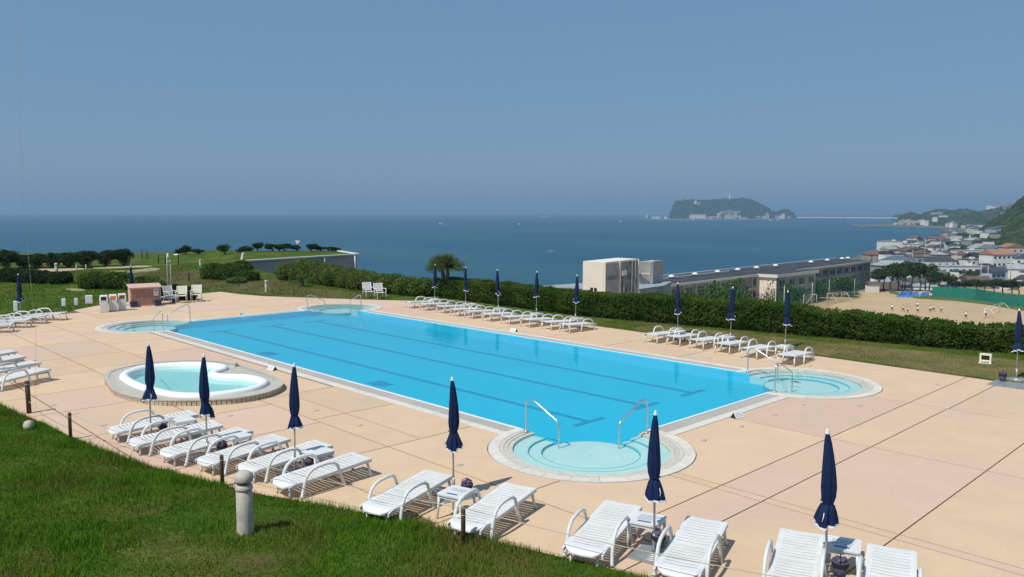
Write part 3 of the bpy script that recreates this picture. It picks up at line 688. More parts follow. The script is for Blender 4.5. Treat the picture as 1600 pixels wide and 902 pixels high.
# ------------------------------------------------------------------ palms
def palm(loc, th, spread, nf, label, lean=(.0, 0), clumps=1, tr=.1):
    t = empty('palm_tree', loc); tag(t, label, 'palm tree')
    random.seed(int(abs(loc[0])*7))
    tops = []
    mb = MB()
    for c in range(clumps):
        dx = (c-(clumps-1)/2)*.6
        pts = [(0, 0, 0), (dx*.2, 0, th*.35), (dx*.65, 0, th*.7), (dx, 0, th)]
        mb.tube(pts, [tr*1.3, tr, tr*.85, tr*.7], 8); tops.append(Vector(pts[-1]))
    mb.build('trunk', M['bark'], t)
    mf = MB()
    for tp in tops:
        for i in range(nf):
            a = random.uniform(0, 6.28); el = random.uniform(-.15, 1.4); L = spread*random.uniform(.75, 1.1)
            d = Vector((math.cos(a)*math.cos(el), math.sin(a)*math.cos(el), math.sin(el)))
            pts = [tp+d*L*s+Vector((0, 0, -.30*L*s*s)) for s in (0, .25, .5, .75, 1)]
            side = d.cross(Vector((0, 0, 1))).normalized()
            for q in range(1, 5):
                for sgn in (-1, 1):
                    for e in (0, .5):
                        b = pts[q-1].lerp(pts[q], e); tip = b+side*sgn*.22*spread*(1.1-q*.18)+d*.22*spread+Vector((0, 0, .05))
                        bb = b+(pts[q]-pts[q-1])*.22
                        mf.add([b, bb, tip], [(0, 1, 2)])
            for q in range(4):
                mf.add([pts[q]-side*.008, pts[q]+side*.008, pts[q+1]+side*.006, pts[q+1]-side*.006], [(0, 1, 2, 3)])
    mf.build('fronds', M['palm_leaf'], t)
    return t
palm((-24.75, 16.35, 0), 1.85, .92, 210, 'tall twin headed palm with shaggy fronds standing behind the far loungers', clumps=2, tr=.13)
palm((-36.4, 13.7, 0), .45, .75, 46, 'small low palm in front of the lumpy hedge', tr=.2)

# ------------------------------------------------------------------ umbrellas
def canopy_mesh(seed):
    rnd = random.Random(seed); ph = rnd.uniform(0, 6.28); n = 40
    prof = [(.018, 2.085), (.030, 2.04), (.046, 1.95), (.062, 1.8), (.078, 1.62), (.088, 1.45), (.092, 1.34), (.084, 1.25), (.066, 1.175), (.064, 1.15), (.078, 1.10), (.100, 1.02), (.120, .94), (.128, .885)]
    am = [0, .05, .1, .14, .17, .2, .22, .2, .14, .14, .2, .28, .34, .38]
    skew = [rnd.uniform(-.42, .42) for _ in range(8)]; bx_, by_ = rnd.uniform(-.022, .022), rnd.uniform(-.022, .022); tz = rnd.uniform(-.05, .05)
    mb = MB(); vs = []
    cuts = [rnd.uniform(-.07, .05) for _ in range(8)]
    for j, (r, z) in enumerate(prof):
        for k in range(n):
            a = 2*math.pi*k/n; lob = math.cos(8*(a+ph)/1+j*.12)*.5+.35*math.cos(3*a+ph+seed)
            s = skew[int(a/(2*math.pi)*8) % 8]*(1 if j > 9 else .3)
            rr = r*(1+am[j]*lob+s*.5); dz = 0
            if j >= 12: dz = cuts[int(((a+ph) % 6.283)/(2*math.pi)*8) % 8]*(j-11)/2*.8
            bw = math.sin((z-.9)/1.2*math.pi) if z < 2.08 else 0; sk = (.034*(j-9)/4 if j > 9 else 0); vs.append((rr*math.cos(a)+sk*math.cos(ph)+bx_*bw, rr*math.sin(a)+sk*math.sin(ph)+by_*bw, z+dz+(tz if 6 < j < 10 else 0)))
    fs = [(j*n+k, (j+1)*n+k, (j+1)*n+(k+1) % n, j*n+(k+1) % n) for j in range(len(prof)-1) for k in range(n)]
    mb.add(vs, fs, 0, True); me = mb.mesh('canopy', M['navy'])
    # white hem follows the lower edge
    hb = MB(); J = len(prof)-1; L = vs[J*n:J*n+n]; c = (sum(p[0] for p in L)/n, sum(p[1] for p in L)/n)
    hv = []
    for p in L:
        d = Vector((p[0]-c[0], p[1]-c[1])).normalized()
        hv += [(p[0]+d.x*.004, p[1]+d.y*.004, p[2]+.004), (p[0]+d.x*.008, p[1]+d.y*.008, p[2]-.022)]
    hb.add(hv, [(2*k, 2*k+1, (2*k+3) % (2*n), (2*k+2) % (2*n)) for k in range(n)], 0, True)
    return me, hb.mesh('hem', M['trim'])
CAN = [canopy_mesh(s) for s in range(9)]
pole_me = MB().tube([(0, 0, .02), (0, 0, 1), (0, 0, 2.07)], .017, 10).mesh('pole', M['pole'])
tip_me = MB().lathe([(.001, 2.13), (.014, 2.12), (.022, 2.10), (.020, 2.085), (.03, 2.07), (.03, 2.06)], 12).mesh('finial', M['trim'])
strap_me = MB().tube([(.078*math.cos(a/8*6.283), .078*math.sin(a/8*6.283), 1.165) for a in range(9)], .008, 5).mesh('strap', M['navy'])
tassel_me = MB().tube([(.10, -.06, 1.03), (.125, -.075, .97), (.12, -.09, .92)], .006, 4).mesh('strap_end', M['trim'])
bp = MB(); bp.prism(rect(-.29, -.29, .29, .29), .0, .022); base_me = bp.mesh('base_plate', M['plate'])
bd = MB()
for r, z in ((.24, .03), (.19, .037), (.14, .044), (.09, .051)): bd.lathe([(r, .0), (r, z-.004), (r-.012, z)], 28)
disc_me = bd.mesh('base_disc', M['plate']); stub_me = MB().tube([(0, 0, .03), (0, 0, .33)], .027, 10).mesh('pole_sleeve', M['plate'])
clamp_me = MB().box((.03, 0, .32), (.05, .03, .03)).tube([(0, -.03, .32), (0, .05, .32)], .008, 6).mesh('clamp', M['steel'])
UG = 'closed navy umbrellas round the pool'
def umbrella(i, x, y, label, rz, tilt=(0, 0), s=1):
    t = empty('closed_umbrella', (x, y, .004), rz); t.rotation_euler = (tilt[0], tilt[1], rz); tag(t, label, 'umbrella', UG)
    cm, hm = CAN[i % 9]
    c = inst('canopy', cm, t); inst('hem', hm, c); inst('strap', strap_me, c); inst('strap_end', tassel_me, c)
    inst('pole', pole_me, t); inst('finial', tip_me, t); b = inst('base_plate', base_me, t); inst('base_disc', disc_me, b); inst('pole_sleeve', stub_me, t); inst('clamp', clamp_me, t)
    return t
near = 'closed navy umbrella '
UM = [(-7.0, -6.45, near+'beside the paddling pool, leftmost of the near row', .4), (-4.86, -6.12, near+'between the second and third near loungers', 1.9),
      (-2.8, -5.32, near+'standing between the fifth and sixth near loungers', 3.0), (.19, -3.91, near+'in the middle of the near row above a table', 4.4),
      (4.08, -3.4, near+'in front of the nearest round bay', .2), (6.22, -2.51, near+'largest in view, standing before the open deck at lower right', 5.4),
      (-30.89, -3.58, near+'at the left lawn edge above a cluster of loungers', 1), (-33.6, 2.2, near+'sticking up behind the timber cabinet', 2),
      (-23.37, 14.45, near+'in front of the twin headed palm', 1.3), (-20.67, 14.36, near+'first right of the palm on the far side', 2.2), (-18.16, 14.35, near+'second right of the palm on the far side', .3),
      (-15.97, 14.81, near+'third right of the palm, below the open sea', 3.3), (-13.28, 14.58, near+'just left of the cream tower building', 4.1),
      (-7.75, 14.6, near+'first of three before the long hedge gap, at two paired loungers', 5), (-5.34, 14.56, near+'middle one of three in front of the school roof', .8), (-3.12, 14.6, near+'rightmost of three before the small football goals', 1.7),
      (4.29, 14.45, near+'at the right photo edge beside the hedge and a purple basket', 2.9), (-16.55, -7.62, near+'cut off by the left photo edge, nearer one', 2.0), (-19.15, -7.15, near+'cut off by the left photo edge, farther one', 1.0)]
rt_ = random.Random(3)
for i, (x, y, lab, rz) in enumerate(UM):
    umbrella(i, x, y, lab, rz, (R(rt_.uniform(-1.7, 1.7)), R(rt_.uniform(-1.7, 1.7))))

# ------------------------------------------------------------------ loungers
LEN = 1.80
def surf_z(y):      # moulded profile, head (-y) to foot (+y)
    if y < -.78: return .262-.055*((-.78-y)/.12)**1.5
    if y < -.05: return .262+.035*(y+.78)/.73
    return .297+.05*smooth01((y+.05)/.85)
def slat_panel(y0, y1, slots, wd=.58, th=.009, inner=.46):
    mb = MB(); ys = [y0]
    for s in slots: ys += [s-.0105, s+.0105]
    ys.append(y1)
    def strip(x0, x1, ya, yb):
        n = max(1, int((yb-ya)/.04)); vs = []
        for i in range(n+1):
            y = ya+(yb-ya)*i/n; z = surf_z(y)
            def dish(x): return z-.012*(1-(abs(x)/(wd/2))**2)
            xs = [x0, (x0+x1)/2, x1]
            for x in xs: vs.append((x, y, dish(x)))
            for x in xs: vs.append((x, y, dish(x)-th))
        f = []
        for i in range(n):
            a = i*6; b = a+6
            f += [(a, a+1, b+1, b), (a+1, a+2, b+2, b+1), (a+4, a+3, b+3, b+4), (a+5, a+4, b+4, b+5), (a+2, a+5, b+5, b+2), (a+3, a, b, b+3)]
        f += [(1, 0, 3, 4), (2, 1, 4, 5)]; q = n*6; f += [(q, q+1, q+4, q+3), (q+1, q+2, q+5, q+4)]
        mb.add(vs, f, 0)
    for s in (-1, 1):
        a, b = sorted((s*wd/2, s*inner/2)); strip(a, b, y0, y1)
    for i in range(0, len(ys)-1, 2): strip(-inner/2, inner/2, ys[i], ys[i+1])
    return mb
back_me = slat_panel(-.74, -.06, [-.66+i*.080 for i in range(8)]).mesh('backrest', M['white'])
seat_me = slat_panel(-.045, .90, [.06+i*.088 for i in range(9)]).mesh('seat', M['white'])
hb = MB(); n = 10; vs = []
for i in range(n+1):
    y = -.90+.155*i/n; hw = .29*(1-.45*(1-i/n)**2.5 if i < n else 1); z = surf_z(y)
    vs += [(-hw, y, z), (0, y, z-.008), (hw, y, z), (-hw, y, z-.022), (0, y, z-.03), (hw, y, z-.022)]
f = []
for i in range(n):
    a = i*6; b = a+6; f += [(a, a+1, b+1, b), (a+1, a+2, b+2, b+1), (a+4, a+3, b+3, b+4), (a+5, a+4, b+4, b+5), (a+2, a+5, b+5, b+2), (a+3, a, b, b+3)]
f += [(1, 0, 3, 4), (2, 1, 4, 5)]; hb.add(vs, f); head_me = hb.mesh('headrest', M['white'])
def side_rail():
    mb = MB()
    for s in (-1, 1):
        vs = []; N = 16
        for i in range(N+1):
            y = -.86+1.75*i/N; z = surf_z(y); x = s*.295
            vs += [(x-.013, y, z-.062), (x+.013, y, z-.062), (x+.013, y, z-.004), (x-.013, y, z-.004)]
        f = [(0, 1, 2, 3), (N*4+3, N*4+2, N*4+1, N*4)]
        for i in range(N):
            a = i*4; b = a+4
            for q in range(4): f.append((a+q, b+q, b+(q+1) % 4, a+(q+1) % 4))
        mb.add(vs, f)
    for y in (-.6, -.02, .5): mb.box((0, y, surf_z(y)-.045), (.57, .03, .02))
    return mb
rail_me = side_rail().mesh('side_frame', M['white'])
def arm(s):
    x = s*.345
    pts = [(x+s*.02, -.66, .0), (x+s*.01, -.64, .04), (x, -.60, .16), (x, -.56, .30), (x, -.50, .40), (x, -.42, .455), (x, -.30, .485), (x, -.12, .495), (x, .02, .48), (x, .09, .43), (x, .13, .34), (x, .18, .18), (x+s*.01, .24, 0)]
    rr = [.036, .030, .028, .026, .025, .025, .025, .025, .025, .025, .025, .026, .030]
    mb = MB().tube(pts, rr, 8, flat=1.15)
    for y in (-.575, .15): mb.box((s*.315, y, .255), (.05, .04, .03))
    return mb
arm_l, arm_r = arm(-1).mesh('armrest', M['white']), arm(1).mesh('armrest', M['white'])
def leg(s): return MB().tube([(s*.262, .80, .31), (s*.272, .85, .15), (s*.282, .875, 0)], [.028, .023, .026], 8)
leg_l, leg_r = leg(-1).mesh('leg', M['white']), leg(1).mesh('leg', M['white'])
foot_l, foot_r = [MB().tube([(s*.2, -.76, .2), (s*.2, -.79, .08), (s*.2, -.80, 0)], [.02, .018, .022], 6).mesh('rear_foot', M['white']) for s in (-1, 1)]
LG = 'white plastic sun loungers round the pool'
def lounger(x, y, ang, label):
    t = empty('sun_lounger', (x, y, .004), R(ang-90)); tag(t, label, 'sun lounger', LG)
    for n_, m_ in (('backrest', back_me), ('seat', seat_me), ('headrest', head_me), ('side_frame', rail_me), ('armrest', arm_l), ('armrest', arm_r), ('leg', leg_l), ('leg', leg_r), ('rear_foot', foot_l), ('rear_foot', foot_r)): inst(n_, m_, t)
    return t
def lfoot(fx, fy, ang, label):  # placed by the foot-end centre
    a = R(ang); lounger(fx-math.cos(a)*.88, fy-math.sin(a)*.88, ang, label)
wl = 'white slatted lounger '
for fx, fy, an, lab in ((-7.38, -5.36, 88, wl+'at the left end of the near row, just below the paddling pool'), (-6.13, -5.35, 88, wl+'second in the near row, right of the leftmost umbrella'),
        (-5.2, -5.16, 97, wl+'third in the near row, left of the second umbrella pole'), (-4.18, -4.86, 98, wl+'fourth in the near row, behind the short post'),
        (-3.19, -4.47, 95, wl+'fifth in the near row, behind the stout bollard lamp'), (-1.95, -4.39, 93, wl+'last of the close six, right of the bollard lamp'),
        (-.15, -3.97, 105, wl+'left of the middle umbrella and its small table'), (1.33, -3.40, 106, wl+'behind the timber rope post, right of the middle table'),
        (3.05, -2.8, 109, wl+'left of the table with blue print at the front umbrella'), (4.34, -2.42, 109, wl+'with an umbrella shadow across it, right of the front umbrella'),
        (5.55, -1.83, 111, wl+'cut by the bottom edge, left of the last umbrella'), (6.66, -1.47, 109, wl+'farthest right in the near row, cut by the bottom edge')):
    lfoot(fx, fy, an, lab)
FR = ['at the left end of the far row beside the palm umbrella', 'second in the far row, just right of the palm umbrella', 'third in the far row, left of the second umbrella', 'fourth in the far row, right under the second umbrella', 'fifth in the far row, between second and third umbrellas', 'sixth in the far row, under the third umbrella', 'seventh in the far row, above the small pool sign', 'eighth in the far row, left of the fourth umbrella', 'ninth in the far row, left of the fifth umbrella', 'tenth and last of the long far row, beside the bare grass gap', ]
for k, (x, y) in enumerate(((-22.44, 11.95), (-21.16, 11.92), (-19.71, 11.86), (-18.36, 11.62), (-17.26, 11.58), (-16.01, 11.53), (-14.7, 11.5), (-13.46, 11.5), (-12.3, 11.62), (-11.25, 11.6))):
    lfoot(x, y, -90+rt_.uniform(-3, 3), wl+FR[k])
FR2 = ['leftmost of the right far group, under its first umbrella', 'second of the right far group', 'third of the right far group, before the middle umbrella', 'fourth of the right far group, right of the middle umbrella', 'fifth of the right far group, behind the tall handrail', 'last of the right far group, standing apart beyond a table']
for k, (x, y) in enumerate(((-7.21, 12.0), (-6.3, 12.15), (-5.25, 12.07), (-4.15, 12.0), (-2.97, 11.75), (-1.51, 11.5))):
    lfoot(x, y, -88+rt_.uniform(-3, 4), wl+FR2[k])
for (x, y, an, lab) in ((-15.6, -6.4, 113, 'nearest at left photo edge above the leaning post'), (-16.95, -6.3, 108, 'second from front at the left photo edge'), (-18.45, -6.35, 104, 'third from the front at the left photo edge'), (-19.7, -6.3, 100, 'hindmost of four at the left edge'),
        (-29.6, -2.15, 48, 'at the far left cluster, farthest from the camera'), (-29.0, -3.1, 52, 'second of the far left cluster'), (-28.1, -3.9, 58, 'third of the far left cluster'), (-27.1, -4.75, 64, 'nearest of the far left cluster, cut by the left photo edge')):
    lfoot(x, y, an, wl+lab)

# ------------------------------------------------------------------ side tables and baskets
tt = MB().prism([(-.24, -.21), (-.21, -.24), (.21, -.24), (.24, -.21), (.24, .21), (.21, .24), (-.21, .24), (-.24, .21)], .395, .42)
tt_me = tt.mesh('table_top', M['white']); ap = MB()
for s in (-1, 1): ap.box((s*.215, 0, .372), (.012, .40, .046)); ap.box((0, s*.215, .372), (.40, .012, .046))
ap_me = ap.mesh('apron', M['white'])
tl = {}
for sx in (-1, 1):
    for sy in (-1, 1): tl[(sx, sy)] = MB().tube([(sx*.2, sy*.2, .39), (sx*.225, sy*.225, .0)], [.026, .017], 6).mesh('leg', M['white'])
def table(x, y, rz, label, notice=None):
    t = empty('side_table', (x, y, .004), R(rz)); tag(t, label, 'side table', 'small white side tables')
    inst('table_top', tt_me, t); inst('apron', ap_me, t)
    for q in tl.values(): inst('leg', q, t)
    if notice:
        rn = random.Random(int(abs(x)*31)); mb = MB()
        for r_ in range(notice):
            yy = .12-r_*.045; xx = -.13
            while xx < .12:
                L = rn.uniform(.012, .05); mb.box((xx+L/2, yy, .4212), (L, .012, .001)); xx += L+.012
        mb.box((0, -.13, .4212), (.2, .05, .001)); mb.build('printed_notice', M['ink'], t)
    return t
table(-6.68, -5.9, -2, 'small white table between the first two near loungers'); table(-4.65, -5.6, 8, 'small white table between the third and fourth near loungers')
table(-2.58, -4.95, 4, 'small white table left of the last of the close six loungers'); table(.97, -4.5, 16, 'white table with a printed notice beside the middle umbrella', 3)
table(3.8, -3.2, 19, 'white table with blue printed lines beside the front umbrella', 5); table(6.2, -2.0, 20, 'white table with dark print behind the last umbrella pole', 5)
for x, y, lab in ((-6.75, 13.1, 'between the first two loungers of the right far group'), (-4.7, 13.2, 'between third and fourth loungers of the right far group'), (-2.2, 12.75, 'left of the lounger standing apart on the far side'), (-21.8, 13.2, 'under the palm umbrella'), (-19.0, 13.2, 'under the second far umbrella'), (-16.6, 13.0, 'under the third far umbrella'), (-14.1, 12.9, 'under the fourth far umbrella'), (-11.8, 13.0, 'between the last two loungers of the long far row')):
    table(x, y, random.uniform(-6, 6), 'small white table '+lab)
def basket(x, y, label, z=0.0, rz=0):
    t = empty('basket', (x, y, z+.008), rz); t.scale = (.86, .86, .86); tag(t, label, 'basket', 'purple baskets at umbrella poles')
    MB().lathe([(.085, .06), (.10, .15), (.115, .27), (.118, .29)], 16).build('tub', M['purple'], t)
    MB().lathe([(.119, .215), (.123, .23), (.123, .275), (.119, .285)], 16).build('rim_band', M['black'], t)
    mb = MB()
    for q in range(7):
        a = q*.9; mb.lathe([(.001, .05), (.035, .03), (.045, 0), (.03, -.02)], 8, (.055*math.cos(a), .055*math.sin(a), .30+.015*(q % 3)))
    mb.build('crumpled_liner', M['purple'], t)
    MB().tube([(-.12, 0, .27), (-.10, 0, .36), (0, 0, .40), (.10, 0, .36), (.12, 0, .27)], .007, 5).build('handle', M['black'], t)
basket(-7.13, -6.12, 'purple basket at the leftmost near umbrella pole'); basket(-4.78, -5.85, 'purple basket at the pole of the second near umbrella'); basket(-2.62, -5.1, 'purple basket behind the close six loungers\' last umbrella pole')
basket(.42, -3.80, 'purple basket beside the middle umbrella, behind its table', rz=.5); basket(4.1, -3.33, 'purple basket hanging low at the front umbrella pole', z=.05, rz=1); basket(6.36, -2.42, 'purple basket at the last near umbrella, cut by bottom edge', z=.1, rz=2)
basket(4.1, 13.75, 'purple basket at the right edge umbrella on dark plate', rz=.3)
o = MB().prism(rect(-.75, -.42, .6, .42), 0, .02).build('rubber_mat', M['plate']); o.location = (4.65, 13.45, .006); tag(o, 'grey metal sheet on the deck under the right edge umbrella', 'base plate')

# ------------------------------------------------------------------ small deck things
nz_me = MB().lathe([(.09, 0), (.085, .006), (.03, .009)], 14).mesh('floor_nozzle', M['grate'])
nzp = ['left of the nearest bay', 'near the long side, right of the paddling pool', 'beside the third umbrella skirt', 'behind the front umbrella top', 'on the right end deck, second row', 'near the pool sign on the right end', 'below the right bay', 'just below the right bay kerb', 'right of the right bay', 'above the right bay by the lone lounger', 'beside the far long side, right half', 'left of the largest umbrella', 'left of the paddling pool', 'below the paddling pool platform', 'right below the paddling pool steps', 'left of the first near umbrella skirt', 'near the leftmost wooden post']
for k, (x, y) in enumerate([(-1.03, -2.74), (-4.87, -2.52), (-6.79, -2.53), (1.36, 2.2), (1.34, 3.81), (1.35, 5.34), (1.36, 6.86), (2.4, 7.85), (2.9, 11.99), (-.92, 12.06), (-3.94, 10.9), (4.3, 1.74), (-15.6, -3.98), (-10.6, -6.95), (-7.79, -4.3), (-9.0, -6.8), (-11.93, -7.1)]):
    o = inst('deck_nozzle', nz_me, None, (x, y, .001), s=(1, .55, 1)); o.rotation_euler.z = R(90); tag(o, 'small grey fitting set in the deck '+nzp[k], 'deck fitting', 'small round fittings set in the deck')
def wedge(x, y, rz, lab):
    t = empty('pool_sign', (x, y, .008), R(rz)); tag(t, lab, 'sign', 'small white wedge signs on the pool kerb')
    MB().add([(-.15, -.09, 0), (.15, -.09, 0), (.15, .09, 0), (-.15, .09, 0), (-.15, 0, .13), (.15, 0, .13)], [(3, 2, 1, 0), (0, 1, 5, 4), (2, 3, 4, 5)]).build('sign_board', M['white'], t)
    MB().add([(-.1501, -.09, 0), (-.1501, .09, 0), (-.1501, 0, .13)], [(0, 2, 1)]).add([(.1501, -.09, 0), (.1501, .09, 0), (.1501, 0, .13)], [(0, 1, 2)]).build('end_cap', M['black'], t)
    mb = MB()
    for i in range(3):
        s = .25+.22*i; y0 = -.09+.09*s-.0015; z0 = .13*s
        mb.add([(-.11, y0-.001, z0-.006), (.11-.03*i, y0-.001, z0-.006), (.11-.03*i, y0+.005, z0+.008), (-.11, y0+.005, z0+.008)], [(0, 1, 2, 3)])
    mb.build('lettering', M['ink'], t)
wedge(.83, 4.5, 78, 'small white wedge sign on the kerb at the right end of the pool'); wedge(-12.32, -.85, 10, 'small white wedge sign on the near kerb behind the paddling pool'); wedge(-12.91, 10.3, 8, 'small white wedge sign on the far kerb below the loungers'); wedge(-25.75, 4.66, 85, 'small wedge sign on the kerb at the left end of the pool')
mb = MB().add([(-.18, 0, 0), (-.02, .05, .02), (.2, .01, .03), (0, .0, .01)], [(0, 3, 2, 1)]).add([(-.18, 0, 0), (-.2, -.1, .01), (-.06, -.02, .012)], [(0, 1, 2)]).add([(-.18, 0, -.01), (.2, .01, .0), (0, .07, .0)], [(0, 1, 2)])
o = mb.build('floating_leaf', M['black']); o.location = (-.1, 9.35, ZW+.012); tag(o, 'dark leaf floating in the right round bay', 'leaf')

# drain box on the dry grass
t = empty('inspection_box', (2.88, 16.6, .03), R(8)); t.scale = (.72, .72, .8); tag(t, 'cream square box with a dark opening on the dry grass before the hedge', 'box')
mb = MB(); 
for a, b, c, d in ((-.2, 0, .08, .3), (.2, 0, .08, .3)): mb.box((a, b, .2), (c, .3, .36))
mb.box((0, 0, .35), (.32, .3, .06)); mb.box((0, 0, .09), (.32, .3, .06)); mb.build('frame', M['cream'], t, bevel=.01); MB().box((0, .1, .22), (.32, .05, .2)).build('opening', M['wood'], t); MB().box((0, -.05, .0), (.5, .42, .05)).build('plinth', M['cream'], t)

# ------------------------------------------------------------------ bollard lamps and posts
def bollard(x, y, z, s, lab, rz=0):
    t = empty('bollard_lamp', (x, y, z), rz); t.scale = (s, s, s); tag(t, lab, 'bollard lamp', 'pale domed bollard lamps on the lawns')
    MB().lathe([(.122, -.1), (.122, .02), (.119, .3), (.117, .66), (.112, .665), (.112, .68)], 28).build('post', M['lamp'], t)
    MB().lathe([(.127, .68), (.130, .69), (.124, .735), (.096, .765)], 28).build('collar', M['lamp'], t)
    MB().lathe([(.07, .765), (.07, .80)], 16).build('light_slot', M['dark'], t)
    fins = MB()
    for k in range(4): fins.box((.085*math.cos(k*1.571+.5), .085*math.sin(k*1.571+.5), .785), (.04, .014, .05), k*1.571+.5)
    fins.build('cap_support', M['lamp'], t)
    MB().lathe([(.11, .792), (.130, .798), (.137, .82), (.138, .86), (.128, .90), (.102, .935), (.055, .957), (.001, .962)], 28).build('dome_cap', M['lamp'], t)
bollard(-.25, -7.53, lawn_z((-.25, -7.53)), .98, 'large pale domed bollard lamp in the front lawn')
bollard(-35.02, 10.55, .02, .76, 'white domed bollard lamp on the worn lawn behind the far bay'); bollard(*W(83, 61.5), .02, 1.0, 'pale bollard lamp before the dark shrubs on the left lawn'); bollard(*W(310, 69), .02, .85, 'small far bollard lamp left of the rounded shrub group')
bollard(*W(115, 66), .02, .55, 'tiny far white bollard beside the sandy path'); bollard(*W(130, 67), .02, .5, 'tiny far bollard standing in the sandy path')
RG = 'timber rope posts at the lawn edge'
def post(x, y, h, r, lab, lean=(0, 0), g=RG):
    t = empty('rope_post', (x, y, lawn_z((x, y))-.02)); t.rotation_euler = (lean[0], lean[1], 0); tag(t, lab, 'post', g)
    MB().lathe([(r, -.1), (r, h-.015), (r*.85, h)], 10).build('stake', M['wood'], t); MB().tube([(r*1.05*math.cos(a), r*1.05*math.sin(a), h-.09) for a in [i*.785 for i in range(9)]], .007, 5).build('rope_knot', M['rope'], t)
post(2.0, -5.24, .56, .035, 'timber rope post before the lounger right of the middle table'); post(-3.06, -6.62, .58, .035, 'short timber rope post left of the large bollard lamp')
post(-8.23, -7.7, .59, .035, 'timber rope post left of the near lounger row'); post(-11.45, -7.75, .78, .055, 'thick leaning timber post under the left edge loungers', lean=(0, R(-3)))
post(6.9, -3.7, .5, .035, 'timber rope post below the bottom edge')
def rope(pts, lab):
    o = MB().tube(pts, .0062, 5).build('barrier_rope', M['rope']); tag(o, lab, 'rope', 'thin ropes strung between the timber posts')
def sag(a, b, s, n=10): return [tuple(a[j]+(b[j]-a[j])*i/n-(s*4*(i/n)*(1-i/n) if j == 2 else 0) for j in range(3)) for i in range(n+1)]
rope(sag((-3.06, -6.62, .60), (1.86, -5.03, .52), .06), 'thin rope from the short post to the post at the middle table')
rope(sag((1.86, -5.03, .52), (6.9, -3.7, .62), .07), 'thin rope running to the lower right from the middle post')
rope(sag((-8.35, -7.68, .56), (-3.06, -6.62, .60), .12), 'slack thin rope along the six close loungers')
rope(sag((-11.45, -7.75, .3), (-8.35, -7.68, .5), .1), 'thin rope from the thick leaning post')
o = MB().tube([(-9.95, -7.98, .02), (-6.3, -8.7, 2.6), (-2.7, -9.6, 5.1), (1.2, -10.4, 9.5)], .002, 5).build('guy_wire', M['whitewall']); tag(o, 'thin wire rising from the lawn edge up out of the photo at left', 'wire')
o = MB().lathe([(.10, -.02), (.11, .08), (.08, .17), (.02, .2)], 9, mod=lambda a, j: 1+.15*math.sin(3*a+j)).build('stone', M['lamp']); o.location = (-9.5, -8.2, lawn_z((-9.5, -8.2))); tag(o, 'small pale stone on the lawn below the thin wire', 'stone')
for k, (x, y, h) in enumerate(((-75.9, 17.5, .9), (-74.5, 17.5, .9), (-66.5, 15.7, .9), (-64.3, 15.5, .95), (-61.7, 15.7, 1.05), (-45.9, 10.2, .74), (-48.6, 13.9, .8))):
    post(x, y, h, .05, ['thin dark far fence post nearest the last left pine', 'second thin dark far fence post', 'third thin dark far fence post on the green slope', 'fourth thin dark far fence post on the green slope', 'fifth far fence post left of the shower pole', 'lone dark stake behind the cream chairs', 'lone dark stake before the rounded shrub group'][k], g='dark stakes on the far lawn')

# ------------------------------------------------------------------ bins, cabinet, chairs, shower
def bin_(x, y, rz, col, lab):
    t = empty('litter_bin', (x, y, .004), R(rz)); tag(t, lab, 'litter bin', 'white recycling bins beside the timber cabinet')
    MB().box((0, 0, .28), (.36, .36, .56), taper=1.06).build('body', M['white'], t, bevel=.02)
    MB().add([(-.20, -.20, .56), (.20, -.20, .56), (.20, .20, .56), (-.20, .20, .56), (-.17, -.13, .80), (.17, -.13, .80), (.17, .13, .84), (-.17, .13, .84)], [(4, 5, 6, 7), (0, 1, 5, 4), (1, 2, 6, 5), (2, 3, 7, 6), (3, 0, 4, 7), (3, 2, 1, 0)]).build('lid', M['white'], t, bevel=.02)
    MB().add([(-.12, -.199, .60), (.12, -.199, .60), (.12, -.150, .77), (-.12, -.150, .77)], [(0, 1, 2, 3)]).build('opening', M[col], t)
for x, y, c, lab in ((-31.42, .12, 'dark', 'white bin with a black opening, left of three'), (-31.52, .58, 'orange', 'white bin with an orange opening, middle of three'), (-31.62, 1.04, 'maroon', 'white bin with a dark red opening, right of three')): bin_(x, y, 72, c, lab)
t = empty('timber_cabinet', (-32.95, 2.6, 0), R(80)); tag(t, 'pinkish timber cabinet with slanted lid and paper sign beside the bins', 'cabinet')
for k in range(11): MB().box((-.64+k*.128, -.33, .50), (.118, .03, .88)).build('plank', M['pink_wood'], t)
MB().box((0, 0, .50), (1.38, .60, .88)).build('carcass', M['dark'], t)
for s in (-1, 1): MB().box((s*.72, 0, .5), (.04, .68, .9)).build('side_panel', M['pale_wood'], t)
MB().add([(-.8, -.42, .96), (.8, -.42, .96), (.8, .42, 1.10), (-.8, .42, 1.10), (-.8, -.42, 1.0), (.8, -.42, 1.0), (.8, .42, 1.14), (-.8, .42, 1.14)], [(3, 2, 1, 0), (4, 5, 6, 7), (0, 1, 5, 4), (1, 2, 6, 5), (2, 3, 7, 6), (3, 0, 4, 7)]).build('lid', M['pale_wood'], t)
MB().box((0, -.35, .93), (1.4, .02, .05)).build('trim_board', M['pale_wood'], t); MB().box((0, -.1, .03), (1.3, .5, .06)).build('plinth', M['pale_wood'], t)
MB().box((.5, -.352, .70), (.24, .01, .36)).build('paper_sign', M['paper'], t); MB().box((.5, -.358, .80), (.16, .004, .05)).build('sign_text', M['ink'], t)
for s, lab in ((-.62, 'dark blue crate at the left foot of the timber cabinet'), (.55, 'dark blue crate at the right foot of the timber cabinet')):
    a = R(80); q = empty('crate', (-32.95+math.cos(a)*s+math.sin(a)*.52, 2.6+math.sin(a)*s-math.cos(a)*.52, .004), a); tag(q, lab, 'crate', 'dark blue crates by the cabinet')
    MB().box((0, 0, .13), (.3, .26, .24), taper=1.1).build('crate_body', M['bluedk'], q); MB().box((0, 0, .265), (.36, .31, .03)).build('crate_rim', M['black'], q)
